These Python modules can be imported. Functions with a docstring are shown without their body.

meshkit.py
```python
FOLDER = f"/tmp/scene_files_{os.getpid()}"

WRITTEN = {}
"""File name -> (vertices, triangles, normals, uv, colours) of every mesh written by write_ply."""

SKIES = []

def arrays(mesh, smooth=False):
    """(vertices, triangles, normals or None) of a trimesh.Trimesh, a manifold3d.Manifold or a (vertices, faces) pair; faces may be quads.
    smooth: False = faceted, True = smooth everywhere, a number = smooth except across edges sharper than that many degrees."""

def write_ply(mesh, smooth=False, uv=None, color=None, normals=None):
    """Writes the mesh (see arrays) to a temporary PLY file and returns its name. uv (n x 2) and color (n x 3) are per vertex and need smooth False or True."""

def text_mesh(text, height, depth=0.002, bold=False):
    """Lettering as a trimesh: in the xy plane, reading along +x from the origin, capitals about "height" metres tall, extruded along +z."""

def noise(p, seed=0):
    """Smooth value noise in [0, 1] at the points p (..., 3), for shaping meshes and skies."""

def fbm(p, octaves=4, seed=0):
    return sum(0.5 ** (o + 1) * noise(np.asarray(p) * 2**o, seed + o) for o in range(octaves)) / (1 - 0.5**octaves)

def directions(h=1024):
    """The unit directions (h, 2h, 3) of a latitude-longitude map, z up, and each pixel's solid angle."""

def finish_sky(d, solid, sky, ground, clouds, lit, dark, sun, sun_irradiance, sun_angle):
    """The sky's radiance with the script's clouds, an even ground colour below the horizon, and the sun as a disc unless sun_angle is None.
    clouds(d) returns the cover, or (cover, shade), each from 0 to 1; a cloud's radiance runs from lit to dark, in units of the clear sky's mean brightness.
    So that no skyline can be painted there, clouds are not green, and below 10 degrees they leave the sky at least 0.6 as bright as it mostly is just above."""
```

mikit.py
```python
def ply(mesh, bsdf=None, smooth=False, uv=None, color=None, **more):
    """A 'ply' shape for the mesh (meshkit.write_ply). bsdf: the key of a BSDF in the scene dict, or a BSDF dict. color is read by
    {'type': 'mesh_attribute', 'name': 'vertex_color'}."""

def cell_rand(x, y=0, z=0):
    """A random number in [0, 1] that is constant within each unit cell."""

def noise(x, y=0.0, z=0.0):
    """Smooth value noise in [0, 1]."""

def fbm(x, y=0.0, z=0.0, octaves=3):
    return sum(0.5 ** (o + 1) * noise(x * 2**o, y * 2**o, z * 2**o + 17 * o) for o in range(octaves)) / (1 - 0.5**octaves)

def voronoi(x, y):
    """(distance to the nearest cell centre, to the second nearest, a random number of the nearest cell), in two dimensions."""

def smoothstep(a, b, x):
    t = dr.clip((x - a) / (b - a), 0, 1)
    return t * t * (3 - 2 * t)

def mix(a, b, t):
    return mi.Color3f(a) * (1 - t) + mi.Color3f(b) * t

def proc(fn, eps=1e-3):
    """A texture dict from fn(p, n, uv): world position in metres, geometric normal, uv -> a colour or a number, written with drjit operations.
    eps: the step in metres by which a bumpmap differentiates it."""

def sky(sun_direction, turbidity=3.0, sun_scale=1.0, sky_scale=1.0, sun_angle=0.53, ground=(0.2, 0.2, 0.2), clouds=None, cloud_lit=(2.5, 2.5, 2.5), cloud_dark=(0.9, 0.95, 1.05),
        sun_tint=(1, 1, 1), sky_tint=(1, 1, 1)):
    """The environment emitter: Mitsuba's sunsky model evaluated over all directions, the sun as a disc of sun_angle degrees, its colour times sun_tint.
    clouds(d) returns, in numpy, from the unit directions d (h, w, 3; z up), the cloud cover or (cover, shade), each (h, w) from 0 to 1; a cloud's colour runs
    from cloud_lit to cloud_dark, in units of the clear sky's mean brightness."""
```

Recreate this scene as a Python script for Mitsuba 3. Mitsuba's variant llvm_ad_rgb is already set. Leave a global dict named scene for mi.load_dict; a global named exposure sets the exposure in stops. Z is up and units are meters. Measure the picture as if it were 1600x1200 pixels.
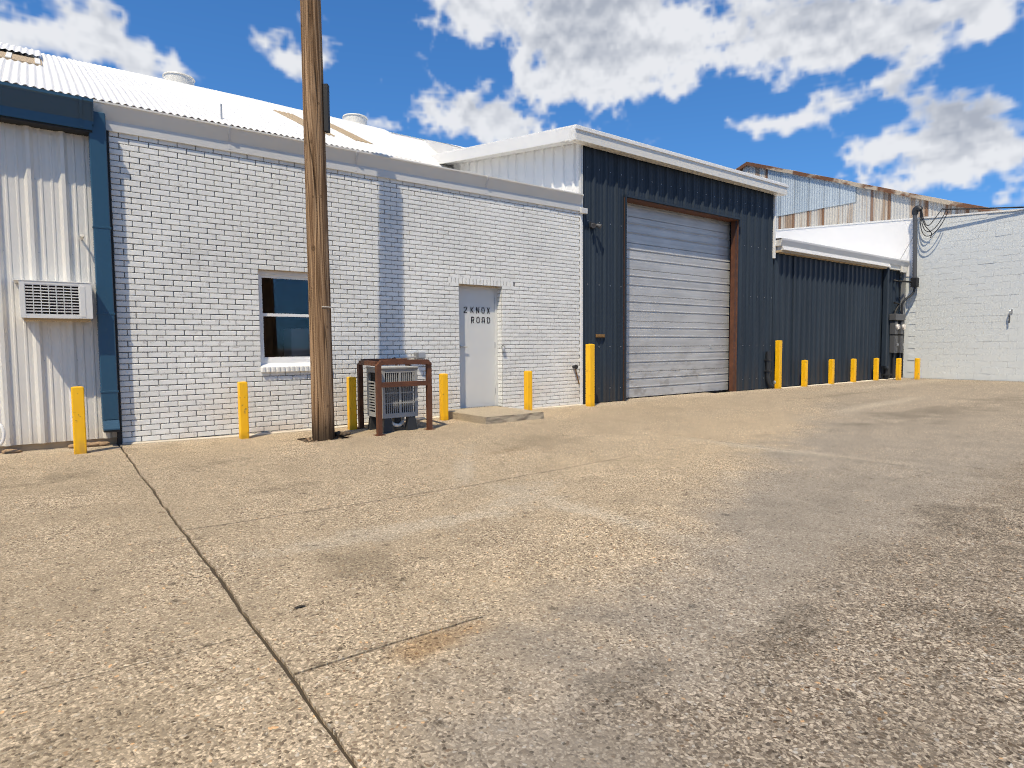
import math, random
import numpy as np, trimesh
import drjit as dr
import mitsuba as mi
import mikit, meshkit
from mikit import noise, fbm, voronoi, cell_rand, smoothstep, mix, proc
from shapely.geometry import Polygon, box as sbox

rng = np.random.default_rng(7)
random.seed(7)
T = mi.ScalarTransform4f
scene, labels = {}, {}

# ------------------------------------------------------------------ camera, sky, exposure
# world: x along the facades, y into the buildings, z up; brick wall face is y = 0
CAM = np.array([0.0, -8.641, 1.116])
YAW, PITCH, ROLL, FPX = 0.92799, 0.06021, -0.00756, 965.43
fw = np.array([math.cos(YAW) * math.cos(PITCH), math.sin(YAW) * math.cos(PITCH), -math.sin(PITCH)])
rt = np.array([math.sin(YAW), -math.cos(YAW), 0.0])
up = np.cross(rt, fw)
rt, up = math.cos(ROLL) * rt + math.sin(ROLL) * up, -math.sin(ROLL) * rt + math.cos(ROLL) * up
scene['camera'] = {'type': 'perspective', 'fov': math.degrees(2 * math.atan(800 / FPX)), 'fov_axis': 'x', 'near_clip': 0.05, 'far_clip': 3000.0,
                   'to_world': T().look_at(origin=CAM.tolist(), target=(CAM + fw).tolist(), up=up.tolist())}
SUN = np.array([-1.35, -1.0, 2.75])


def az_el(px, py):
    d = fw + rt * (px - 800) / FPX - up * (py - 600) / FPX
    return math.degrees(math.atan2(d[1], d[0])), math.degrees(math.atan2(d[2], math.hypot(d[0], d[1])))


# cumulus clouds: (x, y, half width, half height, strength) as bearings read off the photograph, turned to azimuth and elevation
CLOUDS = [(40, 70, 130, 50, 1), (150, 20, 75, 45, 1), (215, 95, 95, 48, 1), (430, 70, 50, 52, .75), (480, 100, 60, 40, .8), (505, 30, 15, 25, .4), (725, 180, 105, 52, 1), (790, 205, 70, 36, .9), (560, 195, 45, 20, .6),
          (740, 15, 75, 48, 1), (900, 40, 150, 75, 1.2), (1010, 60, 130, 68, 1.2), (860, 110, 55, 40, .8), (960, 140, 75, 35, .8), (1060, 130, 50, 30, .6), (1220, 30, 110, 70, 1.1), (1330, 50, 120, 55, 1.1), (1450, 25, 110, 50, 1), (1560, 10, 60, 34, .9),
          (1460, 75, 70, 30, .6), (1195, 195, 55, 20, .8), (1250, 185, 50, 24, .7), (1310, 155, 42, 28, .8), (1385, 125, 42, 20, .55), (1430, 170, 75, 48, 1), (1520, 185, 95, 50, 1), (1340, 215, 50, 24, .8), (1440, 240, 115, 38, .9), (1550, 240, 90, 42, 1), (1400, 285, 120, 22, .7), (1590, 300, 60, 22, .6),
          (910, 200, 40, 18, .5), (985, 225, 50, 12, .45), (640, 25, 30, 12, .35), (1160, 130, 40, 8, .3)]
BLOBS = []
for (cx, cy, rx, ry, s) in CLOUDS:
    a0, e0 = az_el(cx, cy)
    a1, _ = az_el(cx + 20, cy)
    _, e1 = az_el(cx, cy + 20)
    BLOBS.append((a0, e0, 0.92 * rx * abs(a1 - a0) / 20, 0.92 * ry * abs(e1 - e0) / 20, s))


def clouds(d):
    az = np.degrees(np.arctan2(d[..., 1], d[..., 0]))
    el = np.degrees(np.arcsin(np.clip(d[..., 2], -1, 1)))
    q = d / np.maximum(d[..., 2:3] + 0.25, 0.05)
    wx = (meshkit.fbm(d * 9.0, 3, 11) - 0.5) * 5.0
    wy = (meshkit.fbm(d * 9.0 + 7.7, 3, 23) - 0.5) * 4.0

    def density(shift):
        f = np.zeros(az.shape)
        top = np.zeros(az.shape)
        for (a0, e0, ra, re, s) in BLOBS:
            g = s * np.exp(-0.9 * (((az + wx - a0) / ra) ** 2 + ((el + shift + wy - e0) / re) ** 2))
            f += g
        return f

    # the rest of the sky carries clouds of the same kind and amount, from noise alone
    far = meshkit.fbm(q * 1.1 + 3.1, 4, 5)
    inview = np.clip(1 - (np.maximum(np.abs(az - math.degrees(YAW)) - 40, 0) / 12), 0, 1) * np.clip(1 - np.maximum(el - 33, 0) / 10, 0, 1)
    other = np.clip((far - 0.5) * 7, 0, 1.4) * (1 - inview)
    sun = SUN / np.linalg.norm(SUN)
    tang = sun - (d @ sun)[..., None] * d
    tang /= np.linalg.norm(tang, axis=-1, keepdims=True) + 1e-6

    def billow(q):
        n = 0.0
        for o, (fr, am) in enumerate(((17.0, 0.9), (36.0, 0.62), (75.0, 0.42), (150.0, 0.26))):
            n = n + am * (0.42 - np.abs(2 * meshkit.noise(q * fr + 3.3 * o, 31 + o) - 1))
        return n

    b0 = billow(d)
    a = density(0.0) + other
    v = a + 0.75 * b0 + 1.0 * (meshkit.fbm(d * 34.0 + 9.1, 4, 77) - 0.5)
    cover = np.clip((v - 0.74) / 0.58, 0, 1)
    cover = cover * cover * (3 - 2 * cover)
    b1 = billow(d + 0.016 * tang)
    above = density(-2.2) + other
    core = meshkit.fbm(d * 8.0 + 1.7, 3, 57) - 0.5
    shade = np.clip(0.26 + 0.70 * (b1 - b0) + 0.50 * (above - 0.95) + 1.5 * core, 0, 1)
    shade = shade * np.clip((v - 0.80) / 0.6, 0, 1)
    return cover * 0.97, np.clip(shade, 0, 1)


scene['sky'] = mikit.sky(SUN.tolist(), turbidity=3, sky_scale=1.1, clouds=clouds, cloud_lit=(2.75, 2.8, 2.9), cloud_dark=(1.38, 1.5, 1.74), sky_tint=(0.43, 0.79, 1.09), sun_tint=(0.965, 1.0, 0.985))
exposure = 1.72


# ------------------------------------------------------------------ helpers
def add(key, mesh, bsdf, smooth=False, **kw):
    k, n = key, 0
    while k in scene:
        n += 1
        k = f'{key}_{n:03d}'
    scene[k] = mikit.ply(mesh, bsdf, smooth, **kw)
    return k


def tag(key, label=None, cat=None, group=None, kind=None):
    labels.setdefault(key, {})
    for a, b in (('label', label), ('category', cat), ('group', group), ('kind', kind)):
        if b:
            labels[key][a] = b


def thing(name):
    k, n = name, 0
    while k in labels or any(s == k or s.startswith(k + '__') for s in scene):
        n += 1
        k = f'{name}_{n:03d}'
    labels[k] = {}
    return k


def tm(v, f):
    return trimesh.Trimesh(np.asarray(v, float), np.asarray(f, int), process=False)


def join(ms):
    return trimesh.util.concatenate(ms)


def bx(x0, x1, y0, y1, z0, z1):
    v = [[x, y, z] for x in (x0, x1) for y in (y0, y1) for z in (z0, z1)]
    f = [[0, 1, 3], [0, 3, 2], [4, 6, 7], [4, 7, 5], [0, 4, 5], [0, 5, 1], [2, 3, 7], [2, 7, 6], [0, 2, 6], [0, 6, 4], [1, 5, 7], [1, 7, 3]]
    return tm(v, f)


def _cb(lo, hi, c):
    v = []
    for sx in (0, 1):
        for sy in (0, 1):
            for sz in (0, 1):
                p = [(lo, hi)[s][i] for i, s in enumerate((sx, sy, sz))]
                for ax in range(3):
                    w = list(p)
                    for o in range(3):
                        if o != ax:
                            w[o] += c if (sx, sy, sz)[o] == 0 else -c
                    v.append(w)
    return np.array(v)


_h = trimesh.convex.convex_hull(_cb((0, 0, 0), (1, 1, 1), 0.1))
_vv = _cb((0, 0, 0), (1, 1, 1), 0.1)
_map = [int(np.argmin(np.linalg.norm(_vv - p, axis=1))) for p in _h.vertices]
CBF = np.array([[_map[i] for i in f] for f in _h.faces])


def cbox(x0, x1, y0, y1, z0, z1, c=0.004):
    return tm(_cb((x0, y0, z0), (x1, y1, z1), c), CBF)


def tube(pts, r, n=10, caps=True):
    p = np.asarray(pts, float)
    r = np.broadcast_to(r, (len(p),))
    t = np.gradient(p, axis=0)
    t /= np.linalg.norm(t, axis=1, keepdims=True) + 1e-12
    ref = np.array([0, 0, 1.0]) if abs(t[0][2]) < 0.9 else np.array([1.0, 0, 0])
    a = np.cross(t[0], ref)
    rings = []
    for i in range(len(p)):
        a = a - t[i] * (a @ t[i])
        a /= np.linalg.norm(a)
        b = np.cross(t[i], a)
        g = np.arange(n) * 2 * np.pi / n
        rings.append(p[i] + r[i] * (np.cos(g)[:, None] * a + np.sin(g)[:, None] * b))
    v = np.vstack(rings)
    f = []
    for i in range(len(p) - 1):
        for j in range(n):
            k = (j + 1) % n
            f += [[i * n + j, i * n + k, (i + 1) * n + k], [i * n + j, (i + 1) * n + k, (i + 1) * n + j]]
    if caps:
        v = np.vstack([v, p[0], p[-1]])
        m = len(v)
        for j in range(n):
            k = (j + 1) % n
            f += [[m - 2, k, j], [m - 1, (len(p) - 1) * n + j, (len(p) - 1) * n + k]]
    return tm(v, f)


def bez(p, n=14):
    p = np.asarray(p, float)
    t = np.linspace(0, 1, n)[:, None]
    if len(p) == 3:
        return (1 - t) ** 2 * p[0] + 2 * t * (1 - t) * p[1] + t ** 2 * p[2]
    return (1 - t) ** 3 * p[0] + 3 * t * (1 - t) ** 2 * p[1] + 3 * t ** 2 * (1 - t) * p[2] + t ** 3 * p[3]


def prism_x(prof, x0, x1):
    """Closed profile of (y, z) points extruded along x."""
    m = trimesh.creation.extrude_polygon(Polygon(prof), x1 - x0, engine='earcut')
    v = np.array(m.vertices)
    return trimesh.Trimesh(np.stack([x0 + v[:, 2], v[:, 0], v[:, 1]], 1), m.faces, process=False)


def wall_poly(poly, y0, y1):
    """Shapely polygon in (x, z) extruded from y0 to y1."""
    m = trimesh.creation.extrude_polygon(poly, y1 - y0, engine='earcut')
    v = np.array(m.vertices)
    return trimesh.Trimesh(np.stack([v[:, 0], y1 - v[:, 2], v[:, 1]], 1), m.faces, process=False)


def ribbed(prof, z0f, z1f, y0, back=0.05):
    """Ribbed sheet: prof = [(x, proud)], facing -y, from z0f(x) to z1f(x); folded back at both ends so that it is a solid."""
    x = np.array([p[0] for p in prof])
    o = np.array([p[1] for p in prof])
    n = len(x)
    zb, zt = np.array([z0f(a) for a in x]), np.array([z1f(a) for a in x])
    yb = np.full(n, y0 + back)
    v = np.vstack([np.stack([x, y0 - o, zb], 1), np.stack([x, y0 - o, zt], 1), np.stack([x, yb, zb], 1), np.stack([x, yb, zt], 1)])
    f = []
    for i in range(n - 1):
        a, b, c, d = i, i + 1, n + i, n + i + 1
        A, B, C, D = 2 * n + i, 2 * n + i + 1, 3 * n + i, 3 * n + i + 1
        f += [[a, b, d], [a, d, c], [A, D, B], [A, C, D], [c, d, D], [c, D, C], [a, B, b], [a, A, B]]
    for i, s in ((0, 1), (n - 1, -1)):
        q = [[i, n + i, 3 * n + i], [i, 3 * n + i, 2 * n + i]]
        f += [r[::s] for r in q]
    return tm(v, f)


def r_panel(x0, x1, phase, pitch=0.3048, h=0.038, base=0.095, top=0.035, minor=True):
    pts = [(x0, 0.0)]
    k0 = math.floor((x0 - phase) / pitch) - 1
    for k in range(k0, k0 + int((x1 - x0) / pitch) + 4):
        c = phase + k * pitch
        pts += [(c - base / 2, 0), (c - top / 2, h), (c + top / 2, h), (c + base / 2, 0)]
        if minor:
            for m in (0.105, 0.2):
                pts += [(c + m - 0.016, 0), (c + m - 0.008, 0.008), (c + m + 0.008, 0.008), (c + m + 0.016, 0)]
    pts = [p for p in sorted(pts) if x0 <= p[0] <= x1]
    if pts[-1][0] < x1:
        pts.append((x1, 0.0))
    return pts


def gz(x, y=0.0):
    """The paving dips a little in front of the brick wall."""
    return -0.03 * np.exp(-((np.asarray(x, float) - 2.4) / 1.6) ** 2)


def rot_z(m, deg, at):
    m = m.copy()
    m.apply_transform(trimesh.transformations.rotation_matrix(math.radians(deg), [0, 0, 1], at))
    return m


# ------------------------------------------------------------------ materials
def tw(b):
    return {'type': 'twosided', 'b': b}


def pr(c, rough=0.6, **kw):
    col = {'type': 'rgb', 'value': list(c)} if isinstance(c, (tuple, list)) else c
    return tw({'type': 'principled', 'base_color': col, 'roughness': rough, **kw})


def bump(inner, fn, scale, eps=1e-3):
    return tw({'type': 'bumpmap', 'arbitrary': proc(fn, eps), 'scale': scale, 'bsdf': inner})


def ground_col(p, n, uv):
    x, y = p.x, p.y
    wx, wy = noise(x * 31, y * 31) - 0.5, noise(x * 31 + 9, y * 31 + 4) - 0.5
    d1, d2, c = voronoi(x * 74 + wx * 1.5, y * 74 + wy * 1.5)
    edge = smoothstep(0.02, 0.30, d2 - d1)
    big = fbm(x * 0.45 + 4, y * 0.45, 0, 4)
    mid = fbm(x * 1.7, y * 1.7 + 3, 0, 4)
    sm = fbm(x * 7, y * 7, 0, 3)

    def spot(cx, cy, rx, ry, ang=0.0):
        ca, sa = math.cos(math.radians(ang)), math.sin(math.radians(ang))
        u = ((x - cx) * ca + (y - cy) * sa) / rx
        v = ((y - cy) * ca - (x - cx) * sa) / ry
        r = dr.sqrt(u * u + v * v) + (mid - 0.5) * 1.9 + (sm - 0.5) * 1.5
        return smoothstep(1.35, 0.15, r)

    # worn grey cement skin on the bare aggregate, tan where it is dusty
    lim = y - (-6.98 + 0.37 * (x - 0.7)) + (mid - 0.5) * 0.9 + (sm - 0.5) * 0.35
    grey = 0.97 * smoothstep(0.42, -0.55, lim) * smoothstep(0.55, 1.0, x + (mid - 0.5) * 0.6)
    rough = smoothstep(-7.0, -7.5, y - 0.05 * x + (mid - 0.5) * 0.9 + 0.12) * smoothstep(0.7, 1.4, x + (mid - 0.5) * 1.2)
    rough = dr.maximum(rough, 0.25 * smoothstep(0.3, 0.75, mid))
    tan = mix((0.470, 0.380, 0.268), (0.425, 0.346, 0.248), smoothstep(0.35, 0.65, big))
    base = mix(tan, (0.308, 0.274, 0.232), grey * 0.92)
    base = mix(base, (0.315, 0.265, 0.208), rough * 0.7)
    base = mix(base, (0.385, 0.325, 0.25), smoothstep(6, 14, x) * 0.7)
    # stains with a shape of their own
    dark = dr.maximum(dr.maximum(spot(1.35, -2.05, 0.45, 0.3), spot(1.5, -3.55, 0.4, 0.25, 20)), dr.maximum(spot(1.28, -5.75, 0.16, 0.42, 12), spot(13.9, -2.1, 2.4, 0.12)))
    dark = dr.maximum(dark, dr.maximum(spot(2.45, -7.4, 0.42, 0.18), dr.maximum(spot(2.9, -7.85, 0.5, 0.3, 20), spot(12.2, -4.7, 3.5, 0.4))))
    dark = dr.maximum(dark, dr.maximum(spot(0.0, -1.9, 0.4, 0.2), dr.maximum(spot(1.55, -7.2, 0.25, 0.12), spot(4.8, -7.35, 0.6, 0.3))))
    dark = dr.maximum(dark, dr.maximum(0.7 * spot(0.05, -6.6, 0.3, 0.2), dr.maximum(0.6 * spot(4.7, -3.1, 0.7, 0.3, 30), 0.8 * spot(0.9, -0.5, 0.6, 0.16))))
    base = base * (1 - 0.22 * dark)
    pale = dr.maximum(dr.maximum(spot(1.85, -5.15, 1.0, 0.13, -2), spot(2.85, -4.95, 0.6, 0.2, 25)), dr.maximum(spot(2.95, -5.6, 0.13, 1.1, 3), spot(6.2, -5.1, 0.13, 1.2, 8)))
    pale = dr.maximum(pale, dr.maximum(spot(12.5, -3.6, 3.0, 0.16, 4), dr.maximum(spot(18.5, -1.4, 3.6, 0.3), dr.maximum(spot(4.7, -5.55, 0.3, 0.12, 30), spot(3.2, -3.6, 0.10, 0.9, -35)))))
    pale = dr.maximum(pale, 0.7 * smoothstep(-0.55, -0.05, y + (mid - 0.5) * 0.5))
    base = mix(base, (0.53, 0.465, 0.37), pale * 0.55)
    rust = dr.maximum(spot(1.08, -6.62, 0.16, 0.10, 10), 0.7 * spot(1.3, -6.58, 0.14, 0.06, 5))
    base = mix(base, (0.36, 0.22, 0.10), rust * 0.55)
    base = mix(base, (0.27, 0.18, 0.10), 0.4 * spot(3.9, -3.5, 0.5, 0.22, 0))
    base = base * (0.78 + 0.44 * mid) * (0.86 + 0.28 * sm)
    # pebbles: a coarse and a fine stone size set in the matrix
    st1 = smoothstep(0.50, 0.34, d1) * dr.select(c > 0.25 - 0.2 * rough, 1.0, 0.0)
    e1, e2, k = voronoi(x * 128 + 5, y * 128 - 3)
    st2 = smoothstep(0.50, 0.36, e1)
    r1 = cell_rand(c * 4097, 3.0)
    tone1 = mix((0.34, 0.30, 0.27), (1.70, 1.72, 1.72), smoothstep(0.25, 1.0, r1))
    tone1 = dr.select(r1 < 0.13, mi.Color3f(0.22, 0.20, 0.19), tone1)
    hue = cell_rand(c * 4097, 5.0)
    tone1 = dr.select(hue > 0.975, tone1 * mi.Color3f(1.12, 0.80, 0.52), tone1)
    tone1 = dr.select(hue < 0.10, tone1 * mi.Color3f(0.86, 0.95, 1.08), tone1)
    tone2 = mix((0.52, 0.50, 0.48), (1.42, 1.41, 1.39), k)
    amp = dr.clip(0.66 + 0.34 * rough - 0.16 * grey + 0.5 * (mid - 0.5), 0.1, 1)
    matrix = 0.66 - 0.16 * rough
    fine = mi.Color3f(matrix) * (1 - st2) + tone2 * st2
    stone = fine * (1 - st1) + tone1 * st1
    col = base * (mi.Color3f(1.0) * (1 - amp) + stone * amp)
    # oil drips and popped-out stones
    q1, q2, q3 = voronoi(x * 3.1 + 3, y * 3.1 + 8)
    drip = smoothstep(0.055 + 0.05 * q3, 0.02, q1 + 0.05 * (sm - 0.5)) * dr.select(q3 > 0.45, 1.0, 0.0)
    p1, p2, p3 = voronoi(x * 17 + 1, y * 17)
    pit = smoothstep(0.13, 0.08, p1) * dr.select(p3 > 0.62, 1.0, 0.0)
    col = col * (1 - 0.42 * drip) * (1 - 0.55 * pit)
    return dr.clip(col, 0.01, 0.92)


def ground_bump(p, n, uv):
    x, y = p.x, p.y
    wx, wy = noise(x * 31, y * 31) - 0.5, noise(x * 31 + 9, y * 31 + 4) - 0.5
    d1, d2, c = voronoi(x * 74 + wx * 1.5, y * 74 + wy * 1.5)
    return smoothstep(0.55, 0.1, d1) * (0.4 + 0.6 * c) + 0.25 * noise(x * 150, y * 150)


scene['mat_ground'] = bump({'type': 'diffuse', 'reflectance': proc(ground_col)}, ground_bump, 0.0042, 0.0010)
scene['mat_dirt'] = pr((0.055, 0.043, 0.03), 0.95)


def brick_bump(p, n, uv):
    return fbm(p.x * 60, p.y * 60, p.z * 60, 3) + 0.6 * noise(p.x * 14, p.y * 14, p.z * 14)


def brick_col(p, n, uv):
    r = cell_rand(dr.floor(p.x / 0.1016), 0, dr.floor(p.z / 0.0677))
    g = fbm(p.x * 1.3, p.y, p.z * 1.3, 3)
    s = fbm(p.x * 30, p.y * 30, p.z * 30, 3)
    c = mix((0.675, 0.685, 0.67), (0.755, 0.765, 0.75), r) * (0.88 + 0.24 * g)
    chip = smoothstep(0.70, 0.76, s) * smoothstep(0.5, 0.62, noise(p.x * 3 + 5, p.y, p.z * 3))
    c = mix(c, (0.36, 0.34, 0.32), chip * 0.5)
    low = smoothstep(0.75, 0.0, p.z) * smoothstep(0.35, 0.75, fbm(p.x * 2.2 + 3, 0, p.z * 3, 3))
    return mix(c, (0.56, 0.42, 0.29), low * 0.45)


scene['mat_brick'] = bump({'type': 'principled', 'base_color': proc(brick_col), 'roughness': 0.55, 'specular': 0.35}, brick_bump, 0.0006, 0.002)
scene['mat_mortar'] = pr((0.175, 0.178, 0.176), 0.9)
scene['mat_white'] = pr((0.74, 0.74, 0.73), 0.45)
scene['mat_roof'] = pr((0.62, 0.62, 0.615), 0.55)
scene['mat_trim'] = pr((0.56, 0.56, 0.55), 0.4)
scene['mat_trim_warm'] = pr((0.66, 0.645, 0.60), 0.4)


def beige_col(p, n, uv):
    g = fbm(p.x * 2, p.y * 2, p.z * 0.6, 3)
    s = noise(p.x * 40, 0, p.z * 1.5)
    c = mix((0.60, 0.585, 0.55), (0.68, 0.665, 0.625), g) * (0.95 + 0.1 * s)
    return mix(c, (0.46, 0.40, 0.31), smoothstep(0.35, 0.0, p.z) * 0.4 * g * 2)


scene['mat_beige'] = pr(proc(beige_col), 0.42)
scene['mat_blue'] = pr((0.020, 0.070, 0.128), 0.38)


def navy_col(p, n, uv):
    g = fbm(p.x * 1.2, p.y * 2, p.z * 0.5, 3)
    s = noise(p.x * 25, 0, p.z * 0.8)
    c = mix((0.021, 0.032, 0.049), (0.030, 0.043, 0.061), g) * (0.85 + 0.3 * s)
    return mix(c, (0.055, 0.045, 0.035), smoothstep(0.9, 0.0, p.z) * 0.55 * smoothstep(0.35, 0.7, s))


scene['mat_navy'] = pr(proc(navy_col), 0.5, specular=0.22)
scene['mat_dark'] = pr((0.022, 0.024, 0.028), 0.5)
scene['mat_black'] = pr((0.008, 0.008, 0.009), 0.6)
scene['mat_grey_box'] = pr((0.085, 0.088, 0.095), 0.45)
scene['mat_pipe_grey'] = pr((0.20, 0.205, 0.21), 0.4)


def yellow_col(p, n, uv):
    g = fbm(p.x * 9, p.y * 9, p.z * 5, 3)
    chip = smoothstep(0.68, 0.73, fbm(p.x * 34 + 3, p.y * 34, p.z * 20, 3)) * smoothstep(0.52, 0.66, noise(p.x * 6 + 2, p.y * 6, p.z * 4.5))
    c = mix((0.86, 0.45, 0.006), (0.92, 0.52, 0.010), g)
    c = c * (1 - 0.35 * smoothstep(0.12, 0.0, p.z + 0.02) * g * 1.6)
    c = mix(c, (0.42, 0.25, 0.06), smoothstep(0.5, 0.8, fbm(p.x * 16, p.y * 16, p.z * 2.5, 3)) * smoothstep(0.30, 0.0, p.z) * 0.8)
    return mix(c, (0.36, 0.21, 0.05), chip * 0.8)


scene['mat_yellow'] = pr(proc(yellow_col), 0.4)


def wood_col(p, n, uv):
    u, z = uv.x, p.z
    w = (fbm(u * 9, z * 0.7, 1.0, 3) - 0.5) * 1.1
    g = fbm(u * 70 + w * 9, z * 1.5, 3.0, 4)
    f = noise(u * 190 + w * 8, z * 2.2)
    c = mix((0.145, 0.086, 0.048), (0.39, 0.258, 0.155), smoothstep(0.28, 0.72, g)) * (0.72 + 0.56 * f)
    crack = smoothstep(0.055, 0.0, dr.abs(noise(u * 17 + w * 3.0, z * 0.42, 8.0) - 0.5)) * smoothstep(0.42, 0.6, noise(u * 6, z * 0.9, 4.0))
    c = c * (1 - 0.72 * crack)
    for q, (nu, nzz) in enumerate(((7.0, 1.9), (5.0, 1.1))):
        cu, cz = dr.floor(u * nu), dr.floor(z * nzz + 0.37 * q)
        uc = (cu + 0.25 + 0.5 * cell_rand(cu, cz, 11 + q)) / nu
        zk = (cz + 0.2 + 0.6 * cell_rand(cu, cz, 21 + q) - 0.37 * q) / nzz
        dk = dr.sqrt(dr.square((u - uc) * 0.8) + dr.square((z - zk) * 0.8))
        size = 0.014 + 0.020 * cell_rand(cu, cz, 31 + q)
        on = dr.select(cell_rand(cu, cz, 41 + q) > 0.62, 1.0, 0.0)
        ring = smoothstep(size, size * 0.8, dk) * on
        c = mix(c, c * (0.42 + 0.45 * smoothstep(-0.6, 0.8, dr.sin(dk * 520))), ring)
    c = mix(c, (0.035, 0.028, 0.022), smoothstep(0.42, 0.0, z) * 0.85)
    return c


def wood_bump(p, n, uv):
    u, z = uv.x, p.z
    w = (fbm(u * 9, z * 0.7, 1.0, 3) - 0.5) * 1.1
    crack = smoothstep(0.055, 0.0, dr.abs(noise(u * 17 + w * 3.0, z * 0.42, 8.0) - 0.5)) * smoothstep(0.42, 0.6, noise(u * 6, z * 0.9, 4.0))
    return fbm(u * 62 + w * 6, z * 1.1, 3.0, 3) - 1.5 * crack


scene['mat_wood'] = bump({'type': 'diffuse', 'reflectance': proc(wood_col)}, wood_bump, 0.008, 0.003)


def door_metal(p, n, uv):
    s = fbm(p.x * 0.7, 0, p.z * 26, 3)
    t = fbm(p.x * 3, 0, p.z * 4, 3)
    c = mix((0.40, 0.405, 0.41), (0.54, 0.545, 0.55), s) * (0.86 + 0.28 * t)
    dirt = smoothstep(0.55, 0.72, fbm(p.x * 5, 1, p.z * 7, 3)) * smoothstep(1.4, 0.0, p.z)
    return mix(c, (0.25, 0.23, 0.21), dirt * 0.5)


def door_dent(p, n, uv):
    return fbm(p.x * 2.3, 0, p.z * 3.2, 3) * smoothstep(2.4, 0.2, p.z)


scene['mat_door_metal'] = bump({'type': 'principled', 'base_color': proc(door_metal), 'roughness': 0.45, 'metallic': 0.25}, door_dent, 0.02, 0.01)
scene['mat_grey_paint'] = pr((0.58, 0.59, 0.585), 0.42)
scene['mat_grey_jamb'] = pr((0.36, 0.35, 0.33), 0.5)
scene['mat_lintel_tan'] = pr((0.40, 0.31, 0.20), 0.7)


def rust_steel(p, n, uv):
    g = fbm(p.x * 14, p.y * 14, p.z * 9, 4)
    return mix((0.055, 0.021, 0.012), (0.15, 0.055, 0.023), g)


scene['mat_rust_steel'] = pr(proc(rust_steel), 0.62)


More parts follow.
